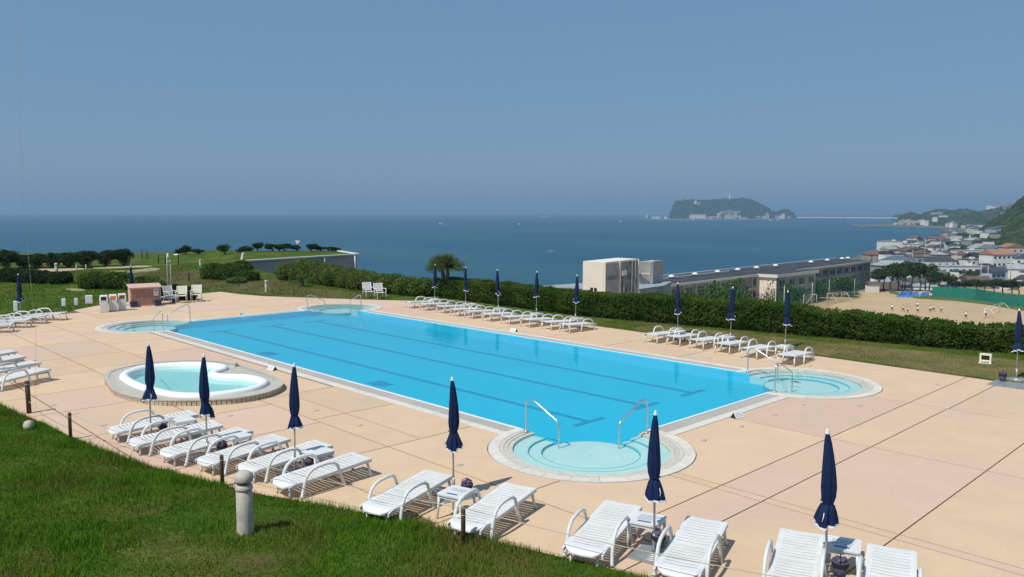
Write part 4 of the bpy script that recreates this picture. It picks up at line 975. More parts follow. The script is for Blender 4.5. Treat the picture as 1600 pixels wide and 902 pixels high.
t = empty('folding_bench', (-33.3, 3.95, 0), R(78)); tag(t, 'low white bench with a pale blue cloth between cabinet and chairs', 'bench')
MB().box((0, 0, .32), (.95, .38, .05)).build('bench_top', M['white'], t); MB().box((.12, 0, .30), (.62, .42, .14)).build('blue_cloth', mat('pale blue cloth', (.32, .45, .50), .9), t)
for sx in (-.42, .42):
    for sy in (-.15, .15): MB().box((sx, sy, .15), (.04, .04, .3)).build('leg', M['white'], t)
MB().box((.35, 0, .1), (.3, .3, .18)).build('dark_box', M['bluedk'], t)
t = empty('shower_pole', (-34.3, 4.4, 0)); tag(t, 'tall thin outdoor shower of two grey poles with a white head', 'shower')
for s in (-.05, .08): MB().tube([(s, s, 0), (s, s, 2.6 if s < 0 else 2.3)], .022, 8).build('pole', M['grey'], t)
MB().lathe([(.03, 2.38), (.05, 2.45), (.045, 2.62), (.02, 2.66)], 12).build('shower_head', M['white'], t); MB().box((.0, .0, 2.2), (.2, .05, .08)).build('bracket', M['grey'], t)
def chair(x, y, rz, lab, m='cream', grp='cream sling chairs'):
    t = empty('garden_chair', (x, y, .004), R(rz)); tag(t, lab, 'chair', grp); mm = M[m]
    sl = MB()
    for k in range(7): sl.box((0, -.22+k*.072, .40), (.46, .06, .015))
    sl.build('seat', mm, t)
    bk = MB()
    for k in range(6):
        z = .46+k*.075; yy = .25+(z-.4)*.28; bk.add([(-.23, yy, z), (.23, yy, z), (.23, yy+.02, z+.066), (-.23, yy+.02, z+.066), (-.23, yy+.015, z), (.23, yy+.015, z), (.23, yy+.035, z+.066), (-.23, yy+.035, z+.066)], [(0, 1, 2, 3), (7, 6, 5, 4), (0, 4, 5, 1), (3, 2, 6, 7), (0, 3, 7, 4), (1, 5, 6, 2)])
    bk.build('backrest', mm, t)
    for s in (-1, 1):
        MB().tube([(s*.26, -.30, 0), (s*.26, -.26, .40), (s*.26, -.24, .60)], .018, 6).build('leg', mm, t)
        MB().tube([(s*.26, .38, 0), (s*.25, .25, .40), (s*.25, .38, .90)], .018, 6).build('leg', mm, t)
        MB().box((s*.27, 0, .615), (.05, .60, .025)).build('armrest', mm, t)
chair(-32.75, 4.45, 62, 'cream high backed chair left of the pair near the shower pole'); chair(-32.85, 5.3, 62, 'cream high backed chair right of the pair near the shower pole')
chair(-33.4, 4.15, 100, 'white folded chair leaning behind the left cream chair', 'white', 'white chairs')
chair(-27.75, 13.15, 75, 'left one of two white chairs in front of the lumpy hedge', 'white', 'white chairs'); chair(-26.85, 13.3, 75, 'right one of two white chairs in front of the lumpy hedge', 'white', 'white chairs')
def marker(x, y, w_, h, rz, lab):
    t = empty('lawn_marker', (x, y, .02), R(rz)); tag(t, lab, 'marker', 'white markers along the left lawn edge')
    MB().prism([(-w_/2, -.07), (w_/2, -.07), (w_/2*.8, .07), (-w_/2*.8, .07)], .1, h).build('cover', M['paper'], t, bevel=.03); MB().tube([(0, 0, 0), (0, 0, .15)], .015, 5).build('stake', M['wood'], t)
marker(-34.3, -.9, .2, .5, 60, 'narrow white marker at lawn edge, leftmost before the bins'); marker(-34.3, -.33, .18, .48, 70, 'narrow white marker at lawn edge, middle before the bins'); marker(-34.7, .4, .36, .55, 70, 'wide white marker at lawn edge, beside the bins'); marker(-33.5, -3.2, .2, .62, 60, 'tall narrow white marker behind the far left cluster of loungers')

# ------------------------------------------------------------------ roof garden building at the left
rg = empty('roof_garden_building', (*W(470, 72), -5)); tag(rg, 'low grey building with planted roof at the cliff edge before the sea', 'building')
def Pr(mb, name, m):
    o = mb.build(name, m); o.parent = rg; o.matrix_parent_inverse = Matrix.Translation(rg.location).inverted(); return o
A, B_ = W(372, 63.6), W(556, 74.6); C_, D_ = W(524, 80.5), W(376, 80.5)
poly = [A, B_, C_, D_]
Pr(MB().prism(poly, -12, .93), 'wall', M['concrete'])
def edge_bar(a, b, w_, z0, z1):
    d = Vector((b[0]-a[0], b[1]-a[1])).normalized(); n_ = Vector((d.y, -d.x))*w_
    return MB().prism([(a[0]+n_.x, a[1]+n_.y), (b[0]+n_.x, b[1]+n_.y), (b[0]-n_.x, b[1]-n_.y), (a[0]-n_.x, a[1]-n_.y)], z0, z1)
Pr(edge_bar(A, B_, .22, .94, 1.06), 'parapet', M['eave']); Pr(edge_bar(B_, C_, .25, .935, 1.07), 'parapet', M['whitewall'])
sh = [(p[0]+(q[0]-p[0])*.02, p[1]+(q[1]-p[1])*.02) for p, q in zip(poly, [C_, D_, A, B_])]
Pr(MB().prism(sh, .935, 1.02), 'roof_turf', M['turf'])
for px, D in ((505, 71.3), (553, 74.3)):
    x, y = W(px, D-.35); Pr(MB().tube([(x, y, -3), (x, y, .9)], .06, 6), 'downpipe', M['whitewall'])
labs = ['small windblown tree at the far left of the roof garden', 'tiny round tree left of the roof garden', 'broad dark tree at the roof garden, largest of its row', 'medium dark tree right of the broad one', 'thin forked tree in the roof garden row', 'dark tree above the roof garden parapet, left third', 'dark tree below the white sail shape', 'dark round tree in the middle of the roof row', 'dark tree next to the row end', 'small tree in the thinning part of the roof row', 'smaller tree near the white roof edge', 'last tiny tree on the roof before the sea', 'low tree left of the shower pole line', 'flat tree joining the middle of the roof row']
for k, (px, D, wv, h) in enumerate(((288, 88, 1.2, 1.15), (308, 87, 1.3, .95), (349, 80, 2.4, 1.15), (377, 79.5, 1.8, 1.0), (400, 79, 1.1, .85), (424, 79.5, 1.5, .7), (443, 79.5, 1.9, .75), (463, 79.5, 1.5, .66), (484, 79.5, 1.7, .75), (500, 79.5, .9, .55), (512, 79.5, .9, .5), (522, 79.5, .35, .42), (278, 89, .6, .8), (434, 79.8, 1.5, .72))):
    x, y = W(px, D); z = 1.0 if px > 385 else 0.0
    wv *= 1.15; h *= 1.22
    if px in (349, 377): z = .5
    t = empty('small_tree', (x, y, z-.1)); tag(t, labs[k], 'tree', 'small dark trees of the roof garden')
    rs = [(random.uniform(-.34, .34)*wv, random.uniform(-.4, .4), h*random.uniform(.55, .8), wv*random.uniform(.15, .3), .4, h*random.uniform(.12, .24)) for _ in range(6)]
    V, F = blob_leaves(rs, 1500, .055, .6); link(bpy.data.objects.new('crown', npmesh('crown', V, F, M['shrub_dark'])), t)
    mb = MB()
    for q in (-1, 0, 1): mb.tube([(0, 0, -.1), (q*.05*wv, 0, h*.3), (q*.22*wv, 0, h*.65)], [.07, .05, .03], 5)
    mb.build('trunk', M['bark'], t)
x, y = W(463, 81); o = MB().add([(-.35, 0, 0), (0, 0, -.9), (.55, .1, .1), (-.4, .05, .25), (-.35, .2, 0), (0, .2, -.9), (.55, .3, .1), (-.4, .25, .25)], [(0, 1, 2, 3), (7, 6, 5, 4), (0, 4, 5, 1), (1, 5, 6, 2), (2, 6, 7, 3), (3, 7, 4, 0)]).build('white_sail', M['white']); o.location = (x, y, 1.95); o.scale = (.5, .5, .42); o.rotation_euler.z = R(45); tag(o, 'small white wedge shaped shade standing above the roof garden trees', 'shade')
mb = MB().tube([(0, 0, -1.1), (0, 0, -.3)], .04, 6); q = mb.build('shade_post', M['grey'], o)
x, y = W(274, 88); o = MB().lathe([(.45, 0), (.4, .12), (.25, .22), (0.01, .26)], 14).build('white_dome', M['white']); o.location = (x, y, .05); tag(o, 'low white dome at the far edge of the green slope', 'dome')

# ------------------------------------------------------------------ sea, slopes, town ground
ZS = -35.0
YARD = [W(850, 95), W(1000, 80), W(1300, 78), W(2100, 78), W(2300, 330), W(1700, 275), W(1500, 262), W(1380, 262), W(1200, 225), W(1000, 190), W(900, 160)]
TOWN = [W(940, 200), W(1100, 290), W(1250, 420), W(1335, 600), W(1378, 780), W(1405, 900), W(1446, 1132), W(1480, 1312), W(1496, 1700), W(1490, 1950), W(1460, 2080), W(1420, 2200), W(1395, 2350), W(1352, 2420), W(1352, 2500), W(1400, 2650), W(1407, 3400), W(1600, 3400), W(2300, 3000), W(2300, 160), W(1300, 160)]
REG = [(PLAT, -2.0, .5), (YARD, -20.0, .4), (TOWN, -31.6, .25)]
def bbox(p): return min(q[0] for q in p), min(q[1] for q in p), max(q[0] for q in p), max(q[1] for q in p)
def ground_z(p):
    z = -40.
    for poly, lv, sl_ in REG:
        d = 0 if inside(p, poly) else pdist(p, poly)
        z = max(z, lv-sl_*d)
    return z
Ds = list(np.geomspace(14, 3600, 120)); As = list(np.linspace(-250, 2250, 230))
vs = []; 
for D in Ds:
    for px in As:
        a = YAW+math.atan((px-800)/FOC); p = (CAMP[0]+D*math.sin(a), CAMP[1]+D*math.cos(a)); vs.append((p[0], p[1], ground_z(p)))
nA = len(As); mb = MB(); yardi = 1
fs0 = [(i*nA+j, i*nA+j+1, (i+1)*nA+j+1, (i+1)*nA+j) for i in range(len(Ds)-1) for j in range(nA-1)]
mb.v = vs
for f in fs0:
    zz = [vs[i][2] for i in f]
    if max(zz) < -36.5: continue
    c = vs[f[0]]; mi = 2 if -20.3 < min(zz) and max(zz) < -19.5 else (1 if max(zz) < -28 else 0)
    mb.f.append(f[::-1]); mb.m.append(mi); mb.sm.append(True)
o = mb.build('terrain', [M['cliff'], M['town_ground'], M['yard']]); tag(o, kind='structure')
# sea
sm = bpy.data.materials.new('sea water'); sm.use_nodes = True; n_ = sm.node_tree; b = n_.nodes['Principled BSDF']
b.inputs['Roughness'].default_value = .42; b.inputs['Specular IOR Level'].default_value = .16
geo = n_.nodes.new('ShaderNodeNewGeometry'); mp = n_.nodes.new('ShaderNodeMapping'); mp.inputs['Scale'].default_value = (.5, 1.0, 1); mp.inputs['Rotation'].default_value = (0, 0, R(46))
n_.links.new(geo.outputs['Position'], mp.inputs[0])
def nz(scale, det): 
    q = n_.nodes.new('ShaderNodeTexNoise'); q.inputs['Scale'].default_value = scale; q.inputs['Detail'].default_value = det; n_.links.new(mp.outputs[0], q.inputs['Vector']); return q
n1 = nz(.004, 6); n2 = nz(.07, 5); n3 = nz(.03, 8)
mx = n_.nodes.new('ShaderNodeMix'); mx.data_type = 'RGBA'; mx.inputs['A'].default_value = (.010, .066, .118, 1); mx.inputs['B'].default_value = (.022, .096, .138, 1)
mr = n_.nodes.new('ShaderNodeMapRange'); mr.inputs['From Min'].default_value = .35; mr.inputs['From Max'].default_value = .65; n_.links.new(n1.outputs[0], mr.inputs[0]); n_.links.new(mr.outputs[0], mx.inputs['Factor'])
cap = n_.nodes.new('ShaderNodeMapRange'); cap.inputs['From Min'].default_value = .735; cap.inputs['From Max'].default_value = .76; n_.links.new(n3.outputs[0], cap.inputs[0])
mx2 = n_.nodes.new('ShaderNodeMix'); mx2.data_type = 'RGBA'; mx2.inputs['B'].default_value = (.5, .55, .58, 1); n_.links.new(mx.outputs['Result'], mx2.inputs['A']); n_.links.new(cap.outputs[0], mx2.inputs['Factor'])
n_.links.new(mx2.outputs['Result'], b.inputs['Base Color'])
bm_ = n_.nodes.new('ShaderNodeBump'); bm_.inputs['Strength'].default_value = .55; bm_.inputs['Distance'].default_value = 4; n_.links.new(n2.outputs[0], bm_.inputs['Height']); n_.links.new(bm_.outputs[0], b.inputs['Normal'])
mb = MB(); ns = 96; RR = [60, 400, 1500, 5000, 10000, 19000]; vs = [(CAMP[0]+r*math.cos(6.28318*k/ns), CAMP[1]+r*math.sin(6.28318*k/ns), ZS) for r in RR for k in range(ns)]
mb.add(vs, [(j*ns+k, (j+1)*ns+k, (j+1)*ns+(k+1) % ns, j*ns+(k+1) % ns) for j in range(len(RR)-1) for k in range(ns)]); o = mb.build('sea', sm); tag(o, kind='structure')

# ------------------------------------------------------------------ school and tower building
def yz(px, y, z):     # plan distance at which height z appears at picture row y on the horizon line
    return (CAMP[2]-z)*FOC/(y-332.0)
def pbox(root, name, m, poly, z0, z1):
    o = MB().prism(poly, z0, z1).build(name, m); o.parent = root; o.matrix_parent_inverse = Matrix.Translation(root.location).inverted(); return o
def lerp2(a, b, t): return (a[0]+(b[0]-a[0])*t, a[1]+(b[1]-a[1])*t)
def wall_windows(root, a, b, zs, n, wfrac, h, m=None, off=.06, skip=(), out=1, frame=True):
    """windows along the wall foot line a->b; out: side"""
    d = Vector((b[0]-a[0], b[1]-a[1])); L = d.length; d.normalize(); nn = Vector((d.y, -d.x))*out
    for z in zs:
        for k in range(n):
            if k in skip: continue
            t0 = (k+.5-wfrac/2)/n; t1 = (k+.5+wfrac/2)/n; p, q = lerp2(a, b, t0), lerp2(a, b, t1)
            mb = MB(); P1 = [(p[0]-nn.x*.05, p[1]-nn.y*.05), (q[0]-nn.x*.05, q[1]-nn.y*.05), (q[0]+nn.x*off, q[1]+nn.y*off), (p[0]+nn.x*off, p[1]+nn.y*off)]
            o = mb.prism(P1, z, z+h).build('window', m or M['glass']); o.parent = root; o.matrix_parent_inverse = Matrix.Translation(root.location).inverted()
            if frame:
                mm = lerp2(p, q, .5); fb = MB(); f1 = off+.05
                P2 = [(p[0]-nn.x*.04, p[1]-nn.y*.04), (q[0]-nn.x*.04, q[1]-nn.y*.04), (q[0]+nn.x*f1, q[1]+nn.y*f1), (p[0]+nn.x*f1, p[1]+nn.y*f1)]
                fb.prism(P2, z-.12, z-.002); fb.prism([(mm[0]+nn.x*off-d.x*.05, mm[1]+nn.y*off-d.y*.05), (mm[0]+nn.x*off+d.x*.05, mm[1]+nn.y*off+d.y*.05), (mm[0]+nn.x*f1+d.x*.05, mm[1]+nn.y*f1+d.y*.05), (mm[0]+nn.x*f1-d.x*.05, mm[1]+nn.y*f1-d.y*.05)], z, z+h)
                f = fb.build('frame', M['eave']); f.parent = o; f.matrix_parent_inverse = Matrix.Translation(root.location).inverted(); f.matrix_parent_inverse = Matrix.Identity(4)
                f.matrix_parent_inverse = (Matrix.Translation(root.location)@o.matrix_parent_inverse).inverted()
ZR = -10.9
school = empty('school_building', (*W(1250, 200), -20)); tag(school, 'long grey three storey school with dark roof and row of white vents', 'building')
f0, f1_ = W(960, yz(0, 455, ZR)), W(1366, yz(0, 406.5, ZR)); dv = Vector((f1_[0]-f0[0], f1_[1]-f0[1])).normalized()
k0, k1 = W(1000, yz(0, 434, ZR)), W(1366, yz(0, 404, ZR))
# straight building: front line f0-f1_, depth measured at the left end
nn = Vector((-dv.y, dv.x)); depth = 12.5
if (Vector(k0)-Vector(f0)).dot(nn) < 0: nn = -nn
g0 = (f0[0]+nn.x*depth, f0[1]+nn.y*depth); g1 = (f1_[0]+nn.x*depth, f1_[1]+nn.y*depth)
ins = lambda p, s: (p[0]+nn.x*s, p[1]+nn.y*s)
pbox(school, 'wall', M['greywall'], [ins(f0, 1), ins(f1_, 1), ins(g1, -1), ins(g0, -1)], -20.3, ZR-.6)
pbox(school, 'eave', M['eave'], [f0, f1_, g1, g0], ZR-.62, ZR-.05)
pbox(school, 'roof', M['school_roof'], [ins(f0, .3), (ins(f1_, .3)), ins(g1, -.3), ins(g0, -.3)], ZR-.048, ZR+.03)
pbox(school, 'ridge_pipe', M['whitewall'], [ins(g0, -.6), ins(g1, -.6), ins(g1, -.25), ins(g0, -.25)], ZR+.02, ZR+.45)
pbox(school, 'ridge_pipe', M['whitewall'], [ins(lerp2(g0, g1, 0), -5), ins(lerp2(g0, g1, .45), -3.4), ins(lerp2(g0, g1, .45), -3.1), ins(g0, -4.7)], ZR+.02, ZR+.3)
L_s = (Vector(f1_)-Vector(f0)).length
wall_windows(school, ins(f0, 1), ins(f1_, 1), (-14.0, -17.2), 26, .55, 1.6)
for k in range(27):
    p = lerp2(ins(f0, 1), ins(f1_, 1), k/26); pbox(school, 'pier', M['concrete'], [(p[0]-dv.x*.25-nn.x*.35, p[1]-dv.y*.25-nn.y*.35), (p[0]+dv.x*.25-nn.x*.35, p[1]+dv.y*.25-nn.y*.35), (p[0]+dv.x*.25+nn.x*.1, p[1]+dv.y*.25+nn.y*.1), (p[0]-dv.x*.25+nn.x*.1, p[1]-dv.y*.25+nn.y*.1)], -20.2, ZR-.61)
for z in (-14.9, -18.2): pbox(school, 'floor_band', M['concrete'], [ins(f0, .45), ins(f1_, .45), ins(f1_, 1.1), ins(f0, 1.1)], z, z+.5)
vm = MB().lathe([(.4, 0), (.45, .3), (.8, .35), (.85, .45), (.5, .8), (.1, .92)], 12).mesh('roof_vent', M['whitewall'])
for px in (1010, 1050, 1087, 1122, 1154, 1183, 1213, 1268, 1293, 1316, 1338):
    lo, hi = 0, 1
    # find t along the middle line with that bearing
    best = min((abs((lambda d: 800+FOC*(d.x*camf.y-d.y*camf.x)/d.dot(camf))(Vector(lerp2(ins(f0, 8), ins(f1_, 8), q/400))-Vector(CAMP[:2]))-px), q/400) for q in range(401))[1]
    p = lerp2(ins(f0, 8), ins(f1_, 8), best); v = inst('roof_vent', vm, school, (p[0]-school.location.x, p[1]-school.location.y, ZR+.03+20))
# stair wing sticking out to the front
wq = [W(1176, yz(0, 426.5, ZR+.1)), W(1217, yz(0, 428.5, ZR+.1)), W(1282, yz(0, 421, ZR+.1))]
back = ins(wq[0], 9); backr = ins(wq[2], 2)
ov = [wq[0], wq[1], wq[2], backr, back]
pbox(school, 'wing_roof', M['school_roof'], ov, ZR+.04, ZR+.12); pbox(school, 'wing_eave', M['eave'], [lerp2(p, back, -.01) for p in ov], ZR-.8, ZR+.035)
cc = (sum(p[0] for p in ov)/5, sum(p[1] for p in ov)/5)
wi = [lerp2(p, cc, .06) for p in ov]; pbox(school, 'wing_wall', M['creamwall'], [wi[0], wi[1], lerp2(wi[1], wi[2], .04), lerp2(wi[0], back, .04)], -20.2, ZR-.81)
pbox(school, 'wing_wall', M['greywall'], [lerp2(wi[1], wi[0], .02), wi[1], wi[2], wi[3], wi[4]], -20.1, ZR-.83)
wall_windows(school, wi[1], wi[2], (-14.2, -17.4), 4, .5, 1.6, out=1)
ivy = []
for _ in range(900):
    t_ = random.betavariate(2, 2) if random.random() < .6 else random.uniform(.55, 1); zz = -20+abs(random.gauss(0, 3.2))*(1 if t_ > .5 else .7)
    if zz < -12.2:
        p = lerp2(wi[0], wi[1], min(.97, t_)); ivy.append((p[0]-nn.x*.08-(0 if random.random() < .5 else .05), p[1]-nn.y*.08, zz))
P = np.array(ivy); T, B = rand_axes(len(P)); sz_ = np.random.uniform(.12, .28, (len(P), 1)); V, F = quads(P-np.array([school.location.x, school.location.y, school.location.z]), T, B, np.concatenate([sz_, sz_], 1))
link(bpy.data.objects.new('climbing_plant', npmesh('climbing_plant', V, F, M['hedge'])), school)
# tower block
tw = empty('stair_tower', (*W(950, 130), -20)); tag(tw, 'cream and stained grey concrete tower with drainpipes rising behind the hedge', 'tower')
ZT = lambda D, y: CAMP[2]-(y-332.)*D/FOC
DT = 128.; tA, tB, tC = W(911.5, DT), W(944, DT-3), W(997.5, DT+7); zt = ZT(DT, 408.5)
dAB = Vector((tB[0]-tA[0], tB[1]-tA[1])); dBC = Vector((tC[0]-tB[0], tC[1]-tB[1])); tD = (tA[0]+dBC.x, tA[1]+dBC.y)
pbox(tw, 'wall', M['creamwall'], [tA, tB, lerp2(tB, tC, .012), lerp2(tA, tD, .012)], -20, zt)
pbox(tw, 'wall', M['concrete'], [lerp2(tB, tC, .02), lerp2(tB, tC, .42), lerp2(tA, tD, .42), lerp2(tA, tD, .02)], -20, zt-.25)
pbox(tw, 'wall', M['stained'], [lerp2(tB, tC, .42), tC, tD, lerp2(tA, tD, .42)], -20, zt-.20)
pbox(tw, 'coping', M['whitewall'], [lerp2(lerp2(tB, tC, .02), tA, -.03), lerp2(tC, tD, -.03), lerp2(tD, tC, -.03), lerp2(lerp2(tA, tD, .02), tB, -.03)], zt-.25, zt+.02)
db = dBC.normalized(); nb = Vector((db.y, -db.x))
if nb.dot(Vector(CAMP[:2])-Vector(tB)) < 0: nb = -nb
for t0, w_ in ((.43, .22), (.015, .12), (.995, .12)):
    p = lerp2(tB, tC, t0); pbox(tw, 'pilaster', M['creamwall'], [(p[0]-db.x*w_-nb.x*.1, p[1]-db.y*w_-nb.y*.1), (p[0]+db.x*w_-nb.x*.1, p[1]+db.y*w_-nb.y*.1), (p[0]+db.x*w_+nb.x*.3, p[1]+db.y*w_+nb.y*.3), (p[0]-db.x*w_+nb.x*.3, p[1]-db.y*w_+nb.y*.3)], -20, zt-.02)
for z in (ZT(DT, 431.5), ZT(DT, 435)):
    p, q = lerp2(tB, tC, .06), lerp2(tB, tC, .40); pbox(tw, 'ledge', M['stained'], [p, q, (q[0]+nb.x*.15, q[1]+nb.y*.15), (p[0]+nb.x*.15, p[1]+nb.y*.15)], z-.12, z)
p, q = lerp2(tB, tC, .47), lerp2(tB, tC, .59); pbox(tw, 'white_vent_box', M['whitewall'], [p, q, (q[0]+nb.x*.5, q[1]+nb.y*.5), (p[0]+nb.x*.5, p[1]+nb.y*.5)], ZT(DT, 432), ZT(DT, 424.5))
for t0 in (.56, .80, .9):
    p = lerp2(tB, tC, t0); o = MB().tube([(p[0]+nb.x*.12, p[1]+nb.y*.12, -19), (p[0]+nb.x*.12, p[1]+nb.y*.12, ZT(DT, 436 if t0 < .6 else 410))], .07, 6).build('drainpipe', M['eave']); o.parent = tw; o.matrix_parent_inverse = Matrix.Translation(tw.location).inverted()
da = dAB.normalized(); na = Vector((da.y, -da.x))
if na.dot(Vector(CAMP[:2])-Vector(tB)) < 0: na = -na
for t0 in (.38, .56):
    p, q = lerp2(tA, tB, t0), lerp2(tA, tB, t0+.13); pbox(tw, 'window', M['dark'], [p, q, (q[0]+na.x*.03, q[1]+na.y*.03), (p[0]+na.x*.03, p[1]+na.y*.03)], ZT(DT, 454), ZT(DT, 448.5))
tw2 = empty('rear_stair_tower', (*W(1010, 150), -20)); tag(tw2, 'smaller pale concrete tower half hidden behind the stained tower', 'tower')
D2 = 150.; a, b, c = W(994, D2), W(1017, D2+1), W(1022.5, D2+4); z2 = ZT(D2, 409.5)
pbox(tw2, 'wall', M['concrete'], [a, b, (b[0]+dBC.x*.5, b[1]+dBC.y*.5), (a[0]+dBC.x*.5, a[1]+dBC.y*.5)], -20, z2)
p = W(1017, D2-.3); pbox(tw2, 'corner_pier', M['whitewall'], [p, W(1022, D2+.3), W(1022, D2+3), W(1017, D2+3)], -20, z2+.15)
pbox(tw2, 'white_vent_box', M['whitewall'], [W(996, D2-.7), W(1001, D2-.7), W(1001, D2+.1), W(996, D2+.1)], ZT(D2, 427), ZT(D2, 422))
pbox(tw2, 'ledge', M['creamwall'], [W(996, D2-.3), W(1017, D2-.2), W(1017, D2+.1), W(996, D2+.1)], ZT(D2, 428), ZT(D2, 426.5))
# long low roof left of the tower
lr = empty('low_roof_building', (*W(900, 118), -20)); tag(lr, 'low building with pale grey sheet roof seen over the hedge left of the tower', 'building')
ql = [W(842, yz(0, 447.5, -7.6)), W(934, yz(0, 452, -7.6)), W(940, yz(0, 441, -7.6)), W(912, yz(0, 442.5, -7.6))]
M['sheet'] = mat('pale sheet roof', (.34, .37, .40), .6, (.28, .31, .34), scale=.6)
pbox(lr, 'roof', M['sheet'], ql, -7.75, -7.6); pbox(lr, 'wall', M['greywall'], [lerp2(p, (sum(q[0] for q in ql)/4, sum(q[1] for q in ql)/4), .06) for p in ql], -20, -7.76)
q2 = [W(1000, yz(0, 452, -8.6)), W(1040, yz(0, 446, -8.6)), W(1052, yz(0, 440, -8.6)), W(998, yz(0, 441, -8.6))]
lr2 = empty('low_roof_building', (*W(1020, 115), -20)); tag(lr2, 'pale blue grey sheet roof between the tower and the school eave', 'building'); pbox(lr2, 'roof', M['sheet'], q2, -8.75, -8.6); pbox(lr2, 'wall', M['greywall'], [lerp2(p, (sum(q[0] for q in q2)/4, sum(q[1] for q in q2)/4), .06) for p in q2], -20, -8.76)

# trees in front of the school and pines behind the yard
def crown_mesh(seed, kind, n=900):
    np.random.seed(seed); rd = random.Random(seed)
    if kind == 'pine': bl = [(rd.uniform(-1.9, 1.9), rd.uniform(-1.6, 1.6), rd.uniform(3.9, 5.6), rd.uniform(1.0, 1.6), rd.uniform(1.0, 1.5), rd.uniform(.5, .8)) for _ in range(9)]
    else: bl = [(rd.uniform(-1.5, 1.5), rd.uniform(-1.4, 1.4), rd.uniform(2.2, 5.4), rd.uniform(1.0, 1.5), rd.uniform(1., 1.4), rd.uniform(.9, 1.3)) for _ in range(10)]
    V, F = blob_leaves(bl, n, .2, .55); return npmesh('crown', V, F, M['pine' if kind == 'pine' else 'tree'])
def trunk_mesh(seed, kind):
    rd = random.Random(seed); mb = MB()
    if kind == 'pine':
        mb.tube([(0, 0, -.5), (.15, 0, 1.6), (-.2, .1, 3.2), (0, 0, 4.6)], [.2, .16, .13, .07], 6)
        for k in range(4): a = k*1.6; mb.tube([(-.1, 0, 2.8), (math.cos(a)*.8, math.sin(a)*.8, 3.8), (math.cos(a)*1.5, math.sin(a)*1.5, 4.7)], [.09, .07, .04], 5)
    else:
        mb.tube([(0, 0, -.5), (0, .1, 1.6), (.1, 0, 3.4)], [.2, .15, .08], 6)
        for k in range(4): a = k*1.7; mb.tube([(0, 0, 1.6), (math.cos(a)*.7, math.sin(a)*.7, 3.0), (math.cos(a)*1.1, math.sin(a)*1.1, 4.2)], [.08, .06, .03], 5)
    return mb.mesh('trunk', M['bark'])
CR = {k: [crown_mesh(11+i, k, 1500) for i in range(4)] for k in ('pine', 'tree')}; TR = {k: [trunk_mesh(3+i, k) for i in range(3)] for k in ('pine', 'tree')}
def tree(kind, px, D, s, z, label, grp, sz=None):
    x, y = W(px, D); t = empty('pine_tree' if kind == 'pine' else 'leafy_tree', (x, y, z), random.uniform(0, 6.28)); t.scale = (s, s, (sz or s)); tag(t, label, 'tree', grp)
    inst('crown', random.choice(CR[kind]), t); inst('trunk', random.choice(TR[kind]), t); return t
gt = 'bright green trees in front of the school'
for px, D, yt, wd, lab in ((1038, 128, 455, .8, 'low shrub-like tree beside the tower base'), (1058, 136, 449, 1.0, 'green tree low before the left end of the school'), (1087, 146, 441, 1.15, 'light green tree under the school eave, left part'), (1117, 156, 437, 1.3, 'bushy green tree under the fourth roof vent'), (1143, 164, 435, 1.3, 'dark green tree just left of the cream stair wing wall'), (1163, 170, 433, 1.1, 'small green tree touching the cream stair wing wall'),
        (1228, 196, 452, .9, 'small tree below the stair wing corner'), (1243, 204, 440, 1.3, 'leafy tree just right of the cream stair wing'), (1262, 224, 426, 1.6, 'tallest leafy tree behind the football goals'), (1284, 228, 430, 1.4, 'leafy tree behind the right football goal'), (1317, 236, 425, 1.8, 'large round tree in front of the school\'s right end'), (1334, 242, 433, 1.2, 'tree at the right end wall of the school')):
    tree('tree', px, D, wd, -20.1, lab, gt, (CAMP[2]-(yt-332)*D/FOC+20.1)/6.4)
pl = ['leftmost pine behind the small yard shed', 'second pine behind the yard shed', 'pine with leaning trunk right of the shed', 'pine behind the left end of the blue sheets', 'tall pine behind the blue sheets', 'tall dense pine, darkest above the blue sheets', 'dense pine right above the blue sheets', 'broad pine at the left end of the green fence', 'wide pine in front of the long white building', 'pine left of the white building\'s porch', 'low pine below the long white building', 'small pine beyond the green fence middle', 'round pine beyond the green fence, before the hut', 'low pine before the tan hut', 'dark pine right of the tan hut', 'pine second from the right photo edge', 'pine near the right photo edge', 'pine cut by the right photo edge', 'thin pine between dense ones above the sheets', 'spreading pine at mid row']
for k, (px, D, s, sz) in enumerate(((1378, 256, 1.2, 1.0), (1386, 258, 1.3, 1.25), (1397, 252, 1.35, 1.35), (1409, 254, 1.4, 1.45), (1420, 258, 1.35, 1.5), (1431, 254, 1.5, 1.55), (1443, 252, 1.5, 1.5), (1458, 250, 1.3, 1.1), (1474, 250, 1.6, 1.0), (1487, 250, 1.3, .85), (1501, 248, 1.0, .62), (1514, 248, .9, .6), (1532, 246, 1.2, .75), (1545, 246, .9, .6), (1560, 244, 1.2, .72), (1574, 243, 1.3, .78), (1588, 242, 1.0, .7), (1599, 240, 1.3, .85), (1415, 266, 1.3, 1.3), (1452, 266, 1.4, 1.2))):
    tree('pine', px, D, s, -20.1, pl[k], 'dark pines behind the school yard', sz)

